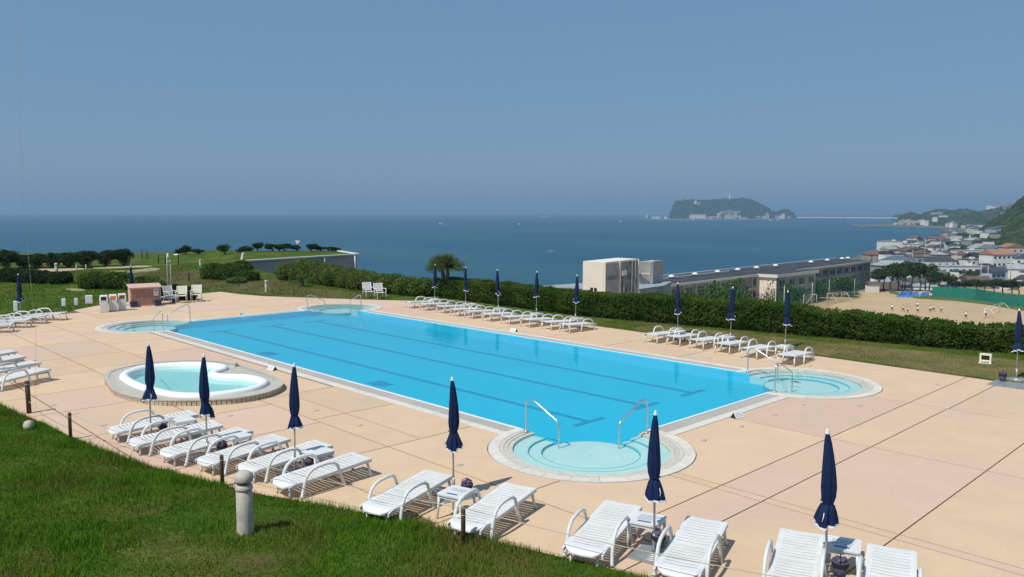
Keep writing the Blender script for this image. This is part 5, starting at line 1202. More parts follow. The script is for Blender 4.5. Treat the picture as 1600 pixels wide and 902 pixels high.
# ------------------------------------------------------------------ yard things
nm = bpy.data.materials.new('green netting'); nm.use_nodes = True; N = nm.node_tree.nodes; Lk = nm.node_tree.links
tr = N.new('ShaderNodeBsdfTransparent'); ms = N.new('ShaderNodeMixShader'); N['Principled BSDF'].inputs['Base Color'].default_value = (.03, .16, .12, 1); N['Principled BSDF'].inputs['Roughness'].default_value = .9
ms.inputs[0].default_value = .28; Lk.new(tr.outputs[0], ms.inputs[1]); Lk.new(N['Principled BSDF'].outputs[0], ms.inputs[2]); Lk.new(ms.outputs[0], N['Material Output'].inputs[0])
M['net'] = nm; M['greenfence'] = mat('green windbreak sheet', (.016, .17, .115), .8, (.02, .11, .20), scale=.5, detail=8, fac=(.52, .66), col3=(.03, .22, .15), scale3=1.5); M['bluesheet'] = mat('blue sheet', (.05, .16, .42), .7, (.12, .25, .5), scale=.8, detail=6, fac=(.4, .6))
M['hedgelow'] = M['greenfence']
ft = empty('yard_net', (*W(1270, 160), -20)); tag(ft, 'tall sagging green ball net on thin poles before the school', 'net')
for (a, b, zt_) in ((W(1216, 175), W(1262, 190), -12.5), (W(1262, 190), W(1300, 214), -13.2), (W(1300, 214), W(1350, 232), -14)):
    o = MB().add([(*a, -20), (*b, -20), (*b, zt_), (*a, zt_)], [(0, 1, 2, 3)]).build('netting', nm); o.parent = ft; o.matrix_parent_inverse = Matrix.Translation(ft.location).inverted()
for px, D, h in ((1216, 175, 8), (1229.5, 179, 8.5), (1260.5, 190, 5.5), (1273.5, 197, 7.5), (1300, 214, 7), (1340, 229, 6)):
    x, y = W(px, D); o = MB().tube([(x, y, -20.2), (x, y, -20+h)], .06, 6).build('net_pole', M['eave']); o.parent = ft; o.matrix_parent_inverse = Matrix.Translation(ft.location).inverted()
def goal(px0, D0, px1, D1, lab, h=2.3, dpt=2.2):
    a, b = Vector(W(px0, D0)), Vector(W(px1, D1)); t = empty('football_goal', (*a, -20)); tag(t, lab, 'goal', 'white football goals in the yard')
    d = (b-a); n2 = Vector((-d.y, d.x)).normalized()*dpt; o3 = Vector((0, 0, 0))
    if n2.dot(a-Vector(CAMP[:2])) < 0 and dpt > 0: n2 = -n2
    def tb(p, q, nme, r=.07): MB().tube([p, q], r, 6).build(nme, M['whitewall'], t)
    A3 = Vector((0, 0, 0)); B3 = Vector((d.x, d.y, 0)); Z = Vector((0, 0, h)); n3 = Vector((n2.x, n2.y, 0))
    tb(A3, A3+Z, 'goal_post'); tb(B3, B3+Z, 'goal_post'); tb(A3+Z, B3+Z, 'crossbar'); tb(A3+n3, A3+Z+n3*.4, 'rear_stay', .05); tb(B3+n3, B3+Z+n3*.4, 'rear_stay', .05); tb(A3+Z, A3+Z+n3*.4, 'top_stay', .05); tb(B3+Z, B3+Z+n3*.4, 'top_stay', .05); tb(A3+Z+n3*.4, B3+Z+n3*.4, 'rear_bar', .05)
goal(1257.5, 222, 1281, 216, 'white football goal, leftmost in the yard behind the hedge', h=2.7, dpt=-3.5); goal(1297.5, 219, 1319.5, 224, 'white football goal, second from left below the round tree', h=2.7, dpt=-3.5)
goal(1443.5, 231, 1459, 231, 'small white goal in front of the blue sheets', 2.0, 1.5); goal(1547, 187, 1570, 200, 'white football goal at the right, half hidden by the hedge', 2.3, -3)
x, y = W(1368, 250); sh_ = empty('yard_shed', (x, y, -20), YAW*-1+R(8)); tag(sh_, 'small white shed with brown roof at the far left corner of the yard', 'shed')
MB().box((0, 0, 1.3), (3.2, 2.6, 2.6)).build('wall', M['whitewall'], sh_); MB().add([(-1.9, -1.6, 2.6), (1.9, -1.6, 2.6), (1.9, 1.6, 2.6), (-1.9, 1.6, 2.6), (-1.9, 0, 3.4), (1.9, 0, 3.4)], [(0, 1, 5, 4), (2, 3, 4, 5), (1, 2, 5), (3, 0, 4), (3, 2, 1, 0)]).build('roof', mat('brown roof', (.13, .09, .07), .8), sh_)
gf = empty('windbreak_fence', (*W(1500, 228), -20)); tag(gf, 'long green mesh fence with blue patches along the far side of the yard', 'fence')
prev = None
pts = [(1463, 233, 3.4), (1480, 231.5, 3.5), (1497, 229.5, 3.5), (1514, 227.5, 3.5), (1531, 225, 3.6), (1548, 219.5, 3.6), (1565, 215, 3.6), (1582, 211, 3.7), (1600, 207, 3.7), (1640, 200, 3.7)]
for (a, b) in zip(pts[:-1], pts[1:]):
    p, q = W(*a[:2]), W(*b[:2]); o = MB().prism([p, q, (q[0]+.1, q[1]+.1), (p[0]+.1, p[1]+.1)], -19.9, -20+a[2]).build('mesh_panel', M['greenfence']); o.parent = gf; o.matrix_parent_inverse = Matrix.Translation(gf.location).inverted()
    o = MB().tube([(*p, -20.2), (p[0], p[1], -20+a[2]+.1)], .04, 6).build('fence_post', M['greenfence']); o.parent = gf; o.matrix_parent_inverse = Matrix.Translation(gf.location).inverted()
bs = [W(1412, 236), W(1425, 234), W(1463, 232), W(1463, 240), W(1425, 243)]
for k in range(7):
    px = 1418+k*7; x, y = W(px, 236-k*.4); mb = MB(); rr = random.Random(k)
    mb.add([(-2, -1, 0), (2, -1.1, 0), (2.1, 1, 0), (-1.9, 1.2, 0), (rr.uniform(-1.2, -.4), -.3, rr.uniform(1.2, 2.2)), (rr.uniform(.4, 1.3), .2, rr.uniform(.9, 2.0))], [(0, 1, 5, 4), (1, 2, 5), (2, 3, 4, 5), (3, 0, 4)])
    o = mb.build('blue_sheet', M['bluesheet']); o.location = (x, y, -20); o.rotation_euler.z = .7; tag(o, 'crumpled blue sheet over equipment left of the green fence, '+['first', 'second', 'third', 'fourth', 'fifth', 'sixth', 'seventh'][k]+' from the left', 'tarpaulin', 'blue sheets beside the green fence')
# low grass bank at the foot of the fence
bank = []
fl = [(1395, 247), (1420, 237), (1440, 231), (1463, 229), (1500, 225), (1550, 216), (1600, 204), (1650, 196)]
mb = MB()
for (a, b) in zip(fl[:-1], fl[1:]):
    p, q = W(a[0], a[1]), W(b[0], b[1]); p2, q2_ = W(a[0], a[1]+3.2), W(b[0], b[1]+3.2)
    mb.add([(*p, -19.99), (*q, -19.99), (*q2_, -19.4), (*p2, -19.4)], [(0, 1, 2, 3)])
o = mb.build('grass_bank', mat('bank grass', (.05, .12, .035), .95, (.09, .12, .04), scale=.3)); tag(o, kind='structure')

# people playing in the yard
M['skin'] = mat('skin', (.42, .25, .17), .6); M['shirt'] = mat('white shirt', (.78, .78, .76), .8); M['shorts'] = mat('dark shorts', (.03, .035, .06), .8); M['hair'] = mat('black hair', (.012, .011, .012), .7)
def person_meshes(pose):
    J = {'pel': (0, 0, .88), 'chest': (0, .02, 1.22), 'neck': (0, .02, 1.40), 'head': (0, .0, 1.52), 'crown': (0, 0, 1.62)}
    st = {'stand': (.0, .0, .15), 'run': (.34, -.30, .4), 'walk': (.18, -.16, .25)}[pose]
    E = [('pel', 'chest'), ('chest', 'neck'), ('neck', 'head'), ('head', 'crown')]; Rr = {'pel': .125, 'chest': .135, 'neck': .055, 'head': .095, 'crown': .07}
    for s, st_, sg_ in ((-1, st[0], 'l'), (1, st[1], 'r')):
        J['hip'+sg_] = (s*.09, 0, .82); J['kn'+sg_] = (s*.1, -st_*.8-.03, .46); J['an'+sg_] = (s*.1, -st_+(.12 if st_ < 0 else 0), .09+(.12 if st_ < -.2 else 0)); J['to'+sg_] = (s*.11, -st_-.14, .05+(.08 if st_ < -.2 else 0))
        E += [('pel', 'hip'+sg_), ('hip'+sg_, 'kn'+sg_), ('kn'+sg_, 'an'+sg_), ('an'+sg_, 'to'+sg_)]; Rr.update({'hip'+sg_: .09, 'kn'+sg_: .058, 'an'+sg_: .038, 'to'+sg_: .03})
        J['sh'+sg_] = (s*.18, .02, 1.33); J['el'+sg_] = (s*(.22+st[2]*.2), .05+st_*.5, 1.06); J['wr'+sg_] = (s*(.23+st[2]*.3), st_*.7-.08, .86+st[2]*.3); J['ha'+sg_] = (s*(.23+st[2]*.3), st_*.7-.12, .79+st[2]*.3)
        E += [('chest', 'sh'+sg_), ('sh'+sg_, 'el'+sg_), ('el'+sg_, 'wr'+sg_), ('wr'+sg_, 'ha'+sg_)]; Rr.update({'sh'+sg_: .06, 'el'+sg_: .04, 'wr'+sg_: .028, 'ha'+sg_: .03})
    def skin(keys, grow, name, m):
        idx = [k for k in J if k in keys]; me = bpy.data.meshes.new(name); me.from_pydata([J[k] for k in idx], [(idx.index(a), idx.index(b)) for a, b in E if a in idx and b in idx], [])
        o = bpy.data.objects.new(name, me); sc.collection.objects.link(o); md = o.modifiers.new('s', 'SKIN')
        for i, k in enumerate(idx): r = Rr[k]*grow; me.skin_vertices[0].data[i].radius = (r, r)
        me.skin_vertices[0].data[0].use_root = True
        dg = bpy.context.evaluated_depsgraph_get(); ev = o.evaluated_get(dg); res = bpy.data.meshes.new_from_object(ev); bpy.data.objects.remove(o); res.materials.clear(); res.materials.append(m)
        res.polygons.foreach_set('use_smooth', [True]*len(res.polygons)); return res
    body = skin(list(J), 1.0, 'body', M['skin']); shirt = skin(['pel', 'chest', 'shl', 'shr', 'ell', 'elr'], 1.22, 'shirt', M['shirt']); sh = skin(['pel', 'hipl', 'hipr', 'knl', 'knr'], 1.16, 'shorts', M['shorts'])
    hair = MB().lathe([(.11, 1.50), (.115, 1.58), (.09, 1.66), (.03, 1.70)], 10, (0, .02, 0)).mesh('hair', M['hair'])
    return body, shirt, sh, hair
PM = {p: person_meshes(p) for p in ('stand', 'run', 'walk')}
PG = 'people in white shirts on the school yard'
for px, fy, pose, lab in ((1401, 485.5, 'stand', 'person in white shirt standing, leftmost on the yard'), (1418.5, 487, 'run', 'person in white shirt running, second from left on the yard'), (1425.5, 489.5, 'walk', 'person in white shirt mostly hidden by the hedge top'), (1440.5, 481.5, 'stand', 'person in white shirt farther back in the middle of the yard'), (1441.5, 488.5, 'walk', 'person in white shirt walking in the middle of the yard'), (1461, 488, 'walk', 'person in white shirt, left of the close pair'), (1466, 486.5, 'run', 'person in white shirt, right of the close pair'), (1478.5, 488, 'run', 'person in white shirt running right of the close pair'), (1461.5, 466, 'stand', 'person in white shirt at the post of the small goal'), (1518, 497.5, 'walk', 'person in white shirt alone at the right near the hedge'), (1549.5, 495, 'stand', 'person in white shirt keeping the right goal')):
    D = (CAMP[2]+20)*FOC/(fy-332); x, y = W(px, D); t = empty('person', (x, y, -20), random.uniform(0, 6.28)); tag(t, lab, 'person', PG)
    b_, s_, h_, r_ = PM[pose]; bo = inst('body', b_, t); inst('shirt', s_, t); inst('shorts', h_, t); inst('hair', r_, t)

# ------------------------------------------------------------------ town
WALLC = {'white': (.76, .75, .71), 'cream': (.56, .51, .42), 'grey': (.32, .33, .32), 'beige': (.38, .34, .28), 'brown': (.20, .16, .13), 'pale blue': (.42, .48, .52)}
ROOFC = {'dark grey': (.06, .065, .075), 'slate blue': (.10, .14, .20), 'brown': (.13, .095, .08), 'orange': (.36, .19, .12), 'black': (.025, .027, .03), 'pale grey': (.36, .37, .36), 'rust red': (.19, .09, .07), 'green': (.09, .11, .09)}
MW = {k: mat(k+' house wall', v, .85, tuple(c*.85 for c in v), scale=.25, objvar=.06) for k, v in WALLC.items()}; MR = {k: mat(k+' house roof', v, .75, tuple(c*.75 for c in v), scale=.5, objvar=.1) for k, v in ROOFC.items()}
win_me = MB().box((0, 0, 0), (1.5, .12, 1.15)).mesh('window', M['glass'])
def house(x, y, z, w_, d_, h, rz, wc, rc, kind, label, grp=None, nwin=3, fl=2, cat='house', name='house'):
    t = empty(name, (x, y, z), rz); tag(t, label, cat, grp)
    MB().box((0, 0, h/2-1), (w_, d_, h+2)).build('wall', MW[wc], t)
    e = .5; a, b = w_/2+e, d_/2+e; rh = min(w_, d_)*.28
    if kind == 'hip':
        r = max(.3, a-b*.9); MB().add([(-a, -b, h), (a, -b, h), (a, b, h), (-a, b, h), (-r, 0, h+rh), (r, 0, h+rh)], [(0, 1, 5, 4), (2, 3, 4, 5), (1, 2, 5), (3, 0, 4), (3, 2, 1, 0)]).build('roof', MR[rc], t)
    elif kind == 'gable':
        MB().add([(-a, -b, h), (a, -b, h), (a, b, h), (-a, b, h), (-a, 0, h+rh), (a, 0, h+rh)], [(0, 1, 5, 4), (2, 3, 4, 5), (1, 2, 5), (3, 0, 4), (3, 2, 1, 0)]).build('roof', MR[rc], t)
    elif kind == 'gable_side':
        MB().add([(-a, -b, h), (a, -b, h), (a, b, h), (-a, b, h), (0, -b, h+rh), (0, b, h+rh)], [(1, 2, 5, 4), (3, 0, 4, 5), (0, 1, 4), (2, 3, 5), (3, 2, 1, 0)]).build('roof', MR[rc], t)
    else:
        MB().box((0, 0, h+.15), (w_+.5, d_+.5, .35)).build('roof', MR[rc], t)
        if w_ > 8: MB().box((w_*.2, 0, h+.9), (2.4, 2.2, 1.2)).build('roof_hut', MW[wc], t)
    for f_ in range(fl):
        zz = h*(f_+.55)/fl
        for k in range(nwin): inst('window', win_me, t, (-w_/2+w_*(k+.5)/nwin, -d_/2-.02, zz))
    if nwin:
        for f_ in range(fl): inst('window', win_me, t, (w_/2+.02, 0, h*(f_+.55)/fl), math.pi/2)
    return t
ax0 = -YAW  # orientation facing the camera
def hs(px, ybase, D, z, *a, rz=0, **k):
    x, y = W(px, D); return house(x, y, z, *a[:3], -YAW*-1*-1+rz, *a[3:], **k)
FACE = -YAW  # local -y looks back towards the pool
Zt = -31.2
def H(px, D, w_, d_, h, wc, rc, kind, lab, rz=0, z=Zt, **k):
    x, y = W(px, D); return house(x, y, z, w_, d_, h, FACE*1.0+rz, wc, rc, kind, lab, **k)
occ = []
def key(px, D, r): occ.append((*W(px, D), r))
# landmark buildings of the town
def L_(px, D, w_, *a, **k): key(px, D, w_*.75); return H(px, D, w_, *a, **k)
for q_ in ((1455, 330), (1480, 330), (1505, 330), (1530, 330), (1465, 365), (1490, 365), (1515, 365)): key(*q_, 10)
L_(1503, 412, 23, 9, 8.8, 'white', 'pale grey', 'flat', 'long white building with a strip of small windows behind the pines', nwin=7, cat='building', name='long_building')
L_(1461, 408, 9, 9, 7.0, 'pale blue', 'pale grey', 'flat', 'pale lower annex at the left of the long white building', nwin=2, cat='building', name='annex_building')
L_(1472, 450, 15, 8, 9.4, 'white', 'dark grey', 'hip', 'white house with dark hipped roof behind the long white building', nwin=4)
L_(1562, 470, 16, 10, 12.0, 'white', 'orange', 'gable', 'white three storey house with orange tiled roof and rows of windows', nwin=5, fl=3, rz=.25, cat='building', name='apartment_house')
L_(1392, 705, 17, 12, 11, 'white', 'pale grey', 'flat', 'bright white block at the shore, highest before the sea', nwin=0, cat='building', name='white_block')
L_(1425, 715, 26, 9, 8, 'white', 'pale grey', 'flat', 'long white shore building with flat roof right of the bright block', nwin=6, cat='building', name='shore_building')
L_(1398, 650, 12, 9, 7, 'cream', 'green', 'hip', 'cream house with green hipped roof below the bright white block', nwin=2)
L_(1370, 600, 15, 11, 5, 'beige', 'rust red', 'hip', 'wide rust red roof at the left tip of the town', nwin=3)
L_(1405, 470, 19, 13, 7.2, 'brown', 'slate blue', 'hip', 'brown house under a large dark slate hipped roof', nwin=5, fl=1)
L_(1380, 400, 7, 7, 10, 'grey', 'pale grey', 'hip', 'pale grey rounded looking house beside the school roof end', nwin=2)
L_(1432, 600, 19, 12, 7.5, 'beige', 'brown', 'gable_side', 'large beige gabled house in the middle of the town', nwin=3)
L_(1437, 530, 15, 10, 6, 'grey', 'brown', 'gable', 'brown gabled roof below the large beige gable', nwin=3)
L_(1400, 330, 24, 12, 6.0, 'grey', 'black', 'flat', 'long low black roofed building behind the first pines', nwin=6, fl=1, cat='building', name='low_hall')
L_(1535, 620, 14, 12, 9, 'white', 'pale grey', 'gable_side', 'white gabled house at the foot of the wooded hill', nwin=2)
L_(1513, 600, 20, 8, 8, 'white', 'pale grey', 'flat', 'flat white building left of the white gabled house', nwin=5)
L_(1531, 520, 10, 9, 8, 'beige', 'black', 'gable', 'dark roofed house in front of the white gabled house', nwin=3)
L_(1562, 600, 14, 10, 9, 'pale blue', 'slate blue', 'gable_side', 'blue grey gabled house right of the white gabled house', nwin=3)
L_(1583, 590, 13, 10, 11, 'cream', 'orange', 'gable_side', 'cream house with orange gable near the right photo edge', nwin=3)
L_(1549, 340, 9, 7, 5, 'white', 'pale grey', 'gable_side', 'small white twin gabled cottage behind the yard pines', nwin=2, fl=1)
L_(1568, 345, 9, 8, 4.5, 'grey', 'slate blue', 'hip', 'small house with blue hipped roof right of the cottage', nwin=2, fl=1)
L_(1531, 300, 8, 6, 3.6, 'beige', 'brown', 'gable', 'low tan hut just beyond the green fence', nwin=1, fl=1, z=-24)
L_(1595, 470, 9, 9, 10, 'white', 'slate blue', 'gable_side', 'white house with pointed blue roof cut by the right photo edge', nwin=2)
# the many other houses
rd = random.Random(21); kinds = ['hip', 'gable', 'gable_side', 'flat']; wk = ['white', 'cream', 'white', 'beige', 'white', 'pale blue', 'grey', 'white', 'cream']; rk = ['dark grey', 'slate blue', 'brown', 'pale grey', 'black', 'dark grey', 'pale grey', 'pale grey', 'brown', 'green', 'rust red']
zones = [(300, 420, 1385, 1640, 13, 'near the pines behind the yard'), (420, 560, 1395, 1640, 15, 'in the middle of the town'), (560, 800, 1385, 1530, 19, 'among the roofs towards the shore'), (560, 760, 1545, 1640, 18, 'at the foot of the wooded hill'), (800, 1150, 1425, 1520, 26, 'along the curving beach'), (1150, 1900, 1483, 1535, 42, 'on the far curve of the beach'), (1900, 2550, 1400, 1560, 62, 'on the headland across the bay')]
cnt = 0; seen = {}
nthw = ['', ', another beside it', ', a third further right', ', a fourth one', ', a fifth one']
for (d0, d1, p0, p1, step, where) in zones:
    D = d0
    while D < d1:
        px = p0+rd.uniform(0, 8)
        while px < p1:
            dx = step*FOC/D*rd.uniform(.85, 1.35)
            DD = D+rd.uniform(-.3, .3)*step; x, y = W(px, DD)
            if inside((x, y), TOWN) and pdist((x, y), TOWN) > 12 and not any(math.hypot(x-a, y-b) < r+step*.4 for a, b, r in occ) and rd.random() < .88:
                far = DD > 780; wd, dp, hh = rd.uniform(7, 12), rd.uniform(6.5, 9), rd.uniform(4.8, 8.5)
                if far: wd *= 1.4; dp *= 1.3; hh *= 1.15
                if DD > 1150: wd *= 1.3; hh *= 1.2
                zz = max(Zt, ground_z((x, y))-.2)
                for _t in range(60):
                    wc, rc, kd = rd.choice(wk), rd.choice(rk), rd.choice(kinds)
                    if (wc, rc, kd, where) not in seen: break
                seen[(wc, rc, kd, where)] = 1
                base = f'{wc} house with {rc} {dict(hip="hipped", gable="gabled", gable_side="front gabled", flat="flat")[kd]} roof {where}'
                seen[base] = seen.get(base, 0)+1
                H(px, DD, wd, dp, hh, wc, rc, kd, base, rz=rd.choice([0, .2, -.3, .5, 1.2]), z=zz, grp='houses '+where, nwin=0 if far else (2 if DD > 560 else 3), fl=2)
                cnt += 1
            px += dx
        D += step*1.25
print('houses', cnt)
# town trees
k = 0
for i in range(100):
    D = rd.uniform(330, 900); px = rd.uniform(1390 if D < 600 else 1420, 1600); x, y = W(px, D)
    if not inside((x, y), TOWN) or any(math.hypot(x-a, y-b) < r for a, b, r in occ): continue
    tree('tree' if i % 2 else 'pine', px, D, rd.uniform(.9, 1.5), Zt, ('light green leafy' if i % 2 else 'dark spreading pine')+' garden tree '+('close behind the yard pines' if D < 450 else 'in the middle of the town' if D < 620 else 'among the farther town roofs')+(' on the hill side' if px > 1510 else ' on the shore side' if px < 1450 else ''), 'garden trees between the town houses')
def pole(px, D, h, lab):
    x, y = W(px, D); t = empty('utility_pole', (x, y, Zt), FACE); tag(t, lab, 'utility pole', 'utility poles in the town')
    MB().tube([(0, 0, 0), (0, 0, h)], [.22, .15], 6).build('mast', M['concrete'], t)
    for z in (h-.6, h-1.6): MB().box((0, 0, z), (2.4, .14, .14)).build('crossarm', M['grey'], t)
for px, D, h, lab in ((1448, 520, 19, 'tall utility pole beside the large beige gable'), (1429, 500, 13, 'thin utility pole in front of the beige gable'), (1538, 360, 15, 'utility pole right of the long white building'), (1549, 355, 13, 'second utility pole near the twin gabled cottage'), (1585, 400, 14, 'utility pole near the right photo edge'), (1497, 470, 13, 'utility pole behind the white hipped house'), (1472, 640, 16, 'far utility pole towards the shore'), (1523, 420, 12, 'utility pole above the roof of the long building')): pole(px, D, h, lab)

# ------------------------------------------------------------------ wooded hills, headland, island, bridge
def lumps(name, pts, m, seg=7, rings=4, seed=1, **tg):
    """pts: (x,y,z,r) tree masses joined into one"""
    rs = np.random.RandomState(seed); P = np.array(pts); n = len(P); U = []
    prof = [(math.sin(math.pi*j/rings), -math.cos(math.pi*j/rings)) for j in range(rings+1)]
    for r, z in prof:
        for q in range(seg): a = 6.28318*q/seg; U.append((r*math.cos(a), r*math.sin(a), z))
    U = np.array(U); V = P[:, None, :3]+U[None]*P[:, 3][:, None, None]*(1+rs.uniform(-.4, .4, (n, len(U), 1)))*np.array([1, 1, .85])
    F0 = np.array([(j*seg+q, j*seg+(q+1) % seg, (j+1)*seg+(q+1) % seg, (j+1)*seg+q) for j in range(rings) for q in range(seg)])
    F = (F0[None]+np.arange(n)[:, None, None]*len(U)).reshape(-1, 4)
    o = link(bpy.data.objects.new(name, npmesh(name, V.reshape(-1, 3), F, m))); tag(o, **tg); return o
def hill_field(name, prof, D0, D1, zb, m, r, n, seed, thick=None):
    """prof: (px, y_top) skyline; hill slopes from skyline at D1 down to zb at D0"""
    rs = random.Random(seed); pxs = [p[0] for p in prof]; ys = [p[1] for p in prof]; pts = []; rows = []
    nX = 40; nD = 8; mb = MB(); grid = []
    for i in range(nD+1):
        for j in range(nX+1):
            px = pxs[0]+(pxs[-1]-pxs[0])*j/nX; yy = np.interp(px, pxs, ys); t = i/nD; D = D0+(D1-D0)*t
            zt_ = CAMP[2]-(yy-332)*D1/FOC; z = zb+(zt_-zb-r*.6)*math.sin(t*math.pi/2)**.9; grid.append((*W(px, D), z))
    for j in range(nX+1):
        px = pxs[0]+(pxs[-1]-pxs[0])*j/nX; grid.append((*W(px, D1*1.08), zb))
    fs = [(i*(nX+1)+j, i*(nX+1)+j+1, (i+1)*(nX+1)+j+1, (i+1)*(nX+1)+j) for i in range(nD+1) for j in range(nX)]
    o = MB().add(grid, fs, 0, True).build(name+'_slope', m); tag(o, kind='structure')
    for _ in range(n):
        t = rs.random()**.8; px = rs.uniform(pxs[0], pxs[-1]); D = D0+(D1-D0)*t; yy = np.interp(px, pxs, ys); zt_ = CAMP[2]-(yy-332)*D1/FOC
        z = zb+(zt_-zb-r*.6)*math.sin(t*math.pi/2)**.9; rr = r*rs.uniform(.6, 1.25)
        pts.append((*W(px, D), z-rr*.2, rr))
    return lumps(name+'_woods', pts, m, seed=seed, kind='stuff')
hill_field('near_hill', [(1496, 400), (1504, 391), (1514, 379), (1527, 367), (1538, 356), (1548, 347), (1560, 340), (1570, 334), (1580, 326), (1590, 316), (1600, 308), (1625, 296), (1700, 290)], 690, 1000, -32, M['woods'], 4.0, 4200, 4)
hill_field('mid_hill', [(1505, 341), (1520, 334), (1535, 331), (1548, 327), (1562, 324), (1575, 323), (1590, 322), (1620, 318)], 1900, 2300, -32, M['woods'], 11, 500, 5)
hill_field('headland', [(1410, 340), (1413, 335), (1420, 333), (1430, 333), (1437, 338), (1445, 334), (1455, 330), (1465, 328), (1475, 327.5), (1483, 329), (1490, 331), (1497, 328.5), (1508, 327), (1518, 329), (1527, 333), (1540, 334), (1560, 331)], 2300, 2750, -33, M['woods'], 13, 700, 6)
hill_field('far_ridge', [(1395, 337), (1430, 336), (1480, 334.5), (1540, 333), (1600, 331), (1700, 330)], 4300, 4700, -33, M['woods'], 24, 260, 9)
# headland shore: low cliff, breakwater, bridge
def strip(name, a, b, wd, z0, z1, m, **tg):
    d = Vector((b[0]-a[0], b[1]-a[1])).normalized(); n2 = Vector((-d.y, d.x))*wd/2
    o = MB().prism([(a[0]+n2.x, a[1]+n2.y), (b[0]+n2.x, b[1]+n2.y), (b[0]-n2.x, b[1]-n2.y), (a[0]-n2.x, a[1]-n2.y)], z0, z1).build(name, m); tag(o, **tg); return o
M['rock'] = mat('pale rock', (.34, .30, .25), .9, (.22, .2, .17), scale=.02); M['beach'] = mat('beach sand', (.30, .27, .22), .95)
strip('breakwater', W(1337, 2520), W(1412, 2600), 24, -36, -31.5, M['rock'], label='long pale breakwater reaching left from the headland', cat='breakwater')
strip('harbour_pier', W(1346, 2350), W(1408, 2380), 16, -36, -33, M['rock'], label='lower pier with pale end in front of the breakwater', cat='pier')
o = MB().add([(*W(px, D), -33.4) for px, D in ((1406, 2280), (1430, 2120), (1462, 2010), (1492, 1880), (1499, 1600), (1482, 1290), (1500, 1290), (1515, 1700), (1500, 2080), (1440, 2300))], [tuple(range(10))]).build('beach', M['beach']); tag(o, kind='structure')
mb = MB(); rs = random.Random(8)
pts = [(*W(rs.uniform(1408, 1440), rs.uniform(2280, 2330)), -33+rs.uniform(0, 10), rs.uniform(6, 12)) for _ in range(30)]
lumps('shore_cliff', pts, M['rock'], seed=3, kind='structure')
br = empty('causeway_bridge', (*W(1330, 4700), -35)); tag(br, 'long low pale bridge linking the island and the headland', 'bridge')
def Pb(mb, n_, m):
    o = mb.build(n_, m); o.parent = br; o.matrix_parent_inverse = Matrix.Translation(br.location).inverted()
a_, b_ = W(1236, 4750), W(1412, 4300); dd = (Vector(b_)-Vector(a_)).normalized(); n2 = Vector((-dd.y, dd.x))*8
Pb(MB().prism([(a_[0]+n2.x, a_[1]+n2.y), (b_[0]+n2.x, b_[1]+n2.y), (b_[0]-n2.x, b_[1]-n2.y), (a_[0]-n2.x, a_[1]-n2.y)], -26, -21), 'deck', M['whitewall'])
for k in range(25):
    p = lerp2(a_, b_, (k+.5)/25); Pb(MB().box((p[0], p[1], -31), (5, 12, 12), FACE), 'pier', M['concrete'])
# island
ID = 4500.
def iz(y, D=ID): return CAMP[2]-(y-332)*D/FOC
prof = [(1050, 334), (1053, 322), (1057, 315), (1064, 313.5), (1080, 313), (1100, 313), (1118, 312.5), (1135, 311.5), (1150, 311), (1160, 310.5), (1172, 312.5), (1183, 317), (1194, 323), (1203, 329), (1212, 334)]
hill_field('island', prof, ID-60, ID+260, -30, M['woods_far'], 15, 900, 12)
hill_field('islet', [(1208, 338), (1213, 331), (1221, 327.5), (1229, 326), (1236, 330), (1240, 335), (1244, 340)], ID-60, ID+80, -33, M['woods_far'], 9, 160, 13)
o = MB().prism([W(1046, ID-200), W(1100, ID-260), W(1180, ID-270), W(1244, ID-200), W(1246, ID+100), W(1046, ID+200)], -37, -30.5).build('island_shore', M['rock']); tag(o, kind='structure')
o = MB().prism([W(1000, ID-120), W(1046, ID-170), W(1062, ID-100), W(1050, ID+60), W(1002, ID-60)], -37, -31.5).build('harbour_breakwater', M['rock']); tag(o, 'low pale harbour arm left of the island', 'breakwater')
rs = random.Random(5)
def ibld(px, y0, y1, wpx, m, lab, D=ID-200):
    x, y = W(px, D); wd = wpx*D/FOC; z0, z1 = (min(iz(y1, D), -28) if y1 > 335 else iz(y1, D)), iz(y0, D)
    t = empty('waterfront_building', (x, y, z0), FACE); tag(t, lab, 'building', 'pale waterfront buildings of the island')
    MB().box((0, 0, (z1-z0)/2), (wd, 14, z1-z0)).build('wall', m, t); MB().add([(-wd/2-1, -8, z1-z0), (wd/2+1, -8, z1-z0), (wd/2+1, 8, z1-z0), (-wd/2-1, 8, z1-z0), (-wd/2, 0, z1-z0+3.5), (wd/2, 0, z1-z0+3.5)], [(0, 1, 5, 4), (2, 3, 4, 5), (1, 2, 5), (3, 0, 4)]).build('roof', MR[rs.choice(['pale grey', 'slate blue', 'brown', 'pale grey'])], t)
L0 = 'small pale building in the cluster along the island waterfront'
for k in range(64):
    px = rs.choice([rs.uniform(1075, 1240), rs.uniform(1110, 1165), rs.uniform(1125, 1155)]); up_ = 0
    if 1122 < px < 1158: up_ = rs.choice([0, 3, 6, 9, 10])
    elif 1195 < px: up_ = rs.choice([0, 2, 4, 6])
    yb = 342-up_; h = rs.uniform(1.3, 3.0); ibld(px, yb-h, yb, rs.uniform(2, 6), MW[rs.choice(['white', 'cream', 'white', 'grey', 'beige'])], L0, ID-230+up_*9)
ibld(1090, 336, 339, 25, MW['white'], 'long pale hall with white roof at the island\'s left waterfront', ID-235); ibld(1137, 336.5, 342, 10, MW['cream'], 'tallest cream hotel at the middle of the island waterfront', ID-240)
ibld(1086, 314.5, 319, 3.5, MW['white'], 'white building high on the left of the island hill', ID-20); ibld(1091, 317.5, 320.5, 6, MW['grey'], 'grey building high on the left of the island hill', ID-10)
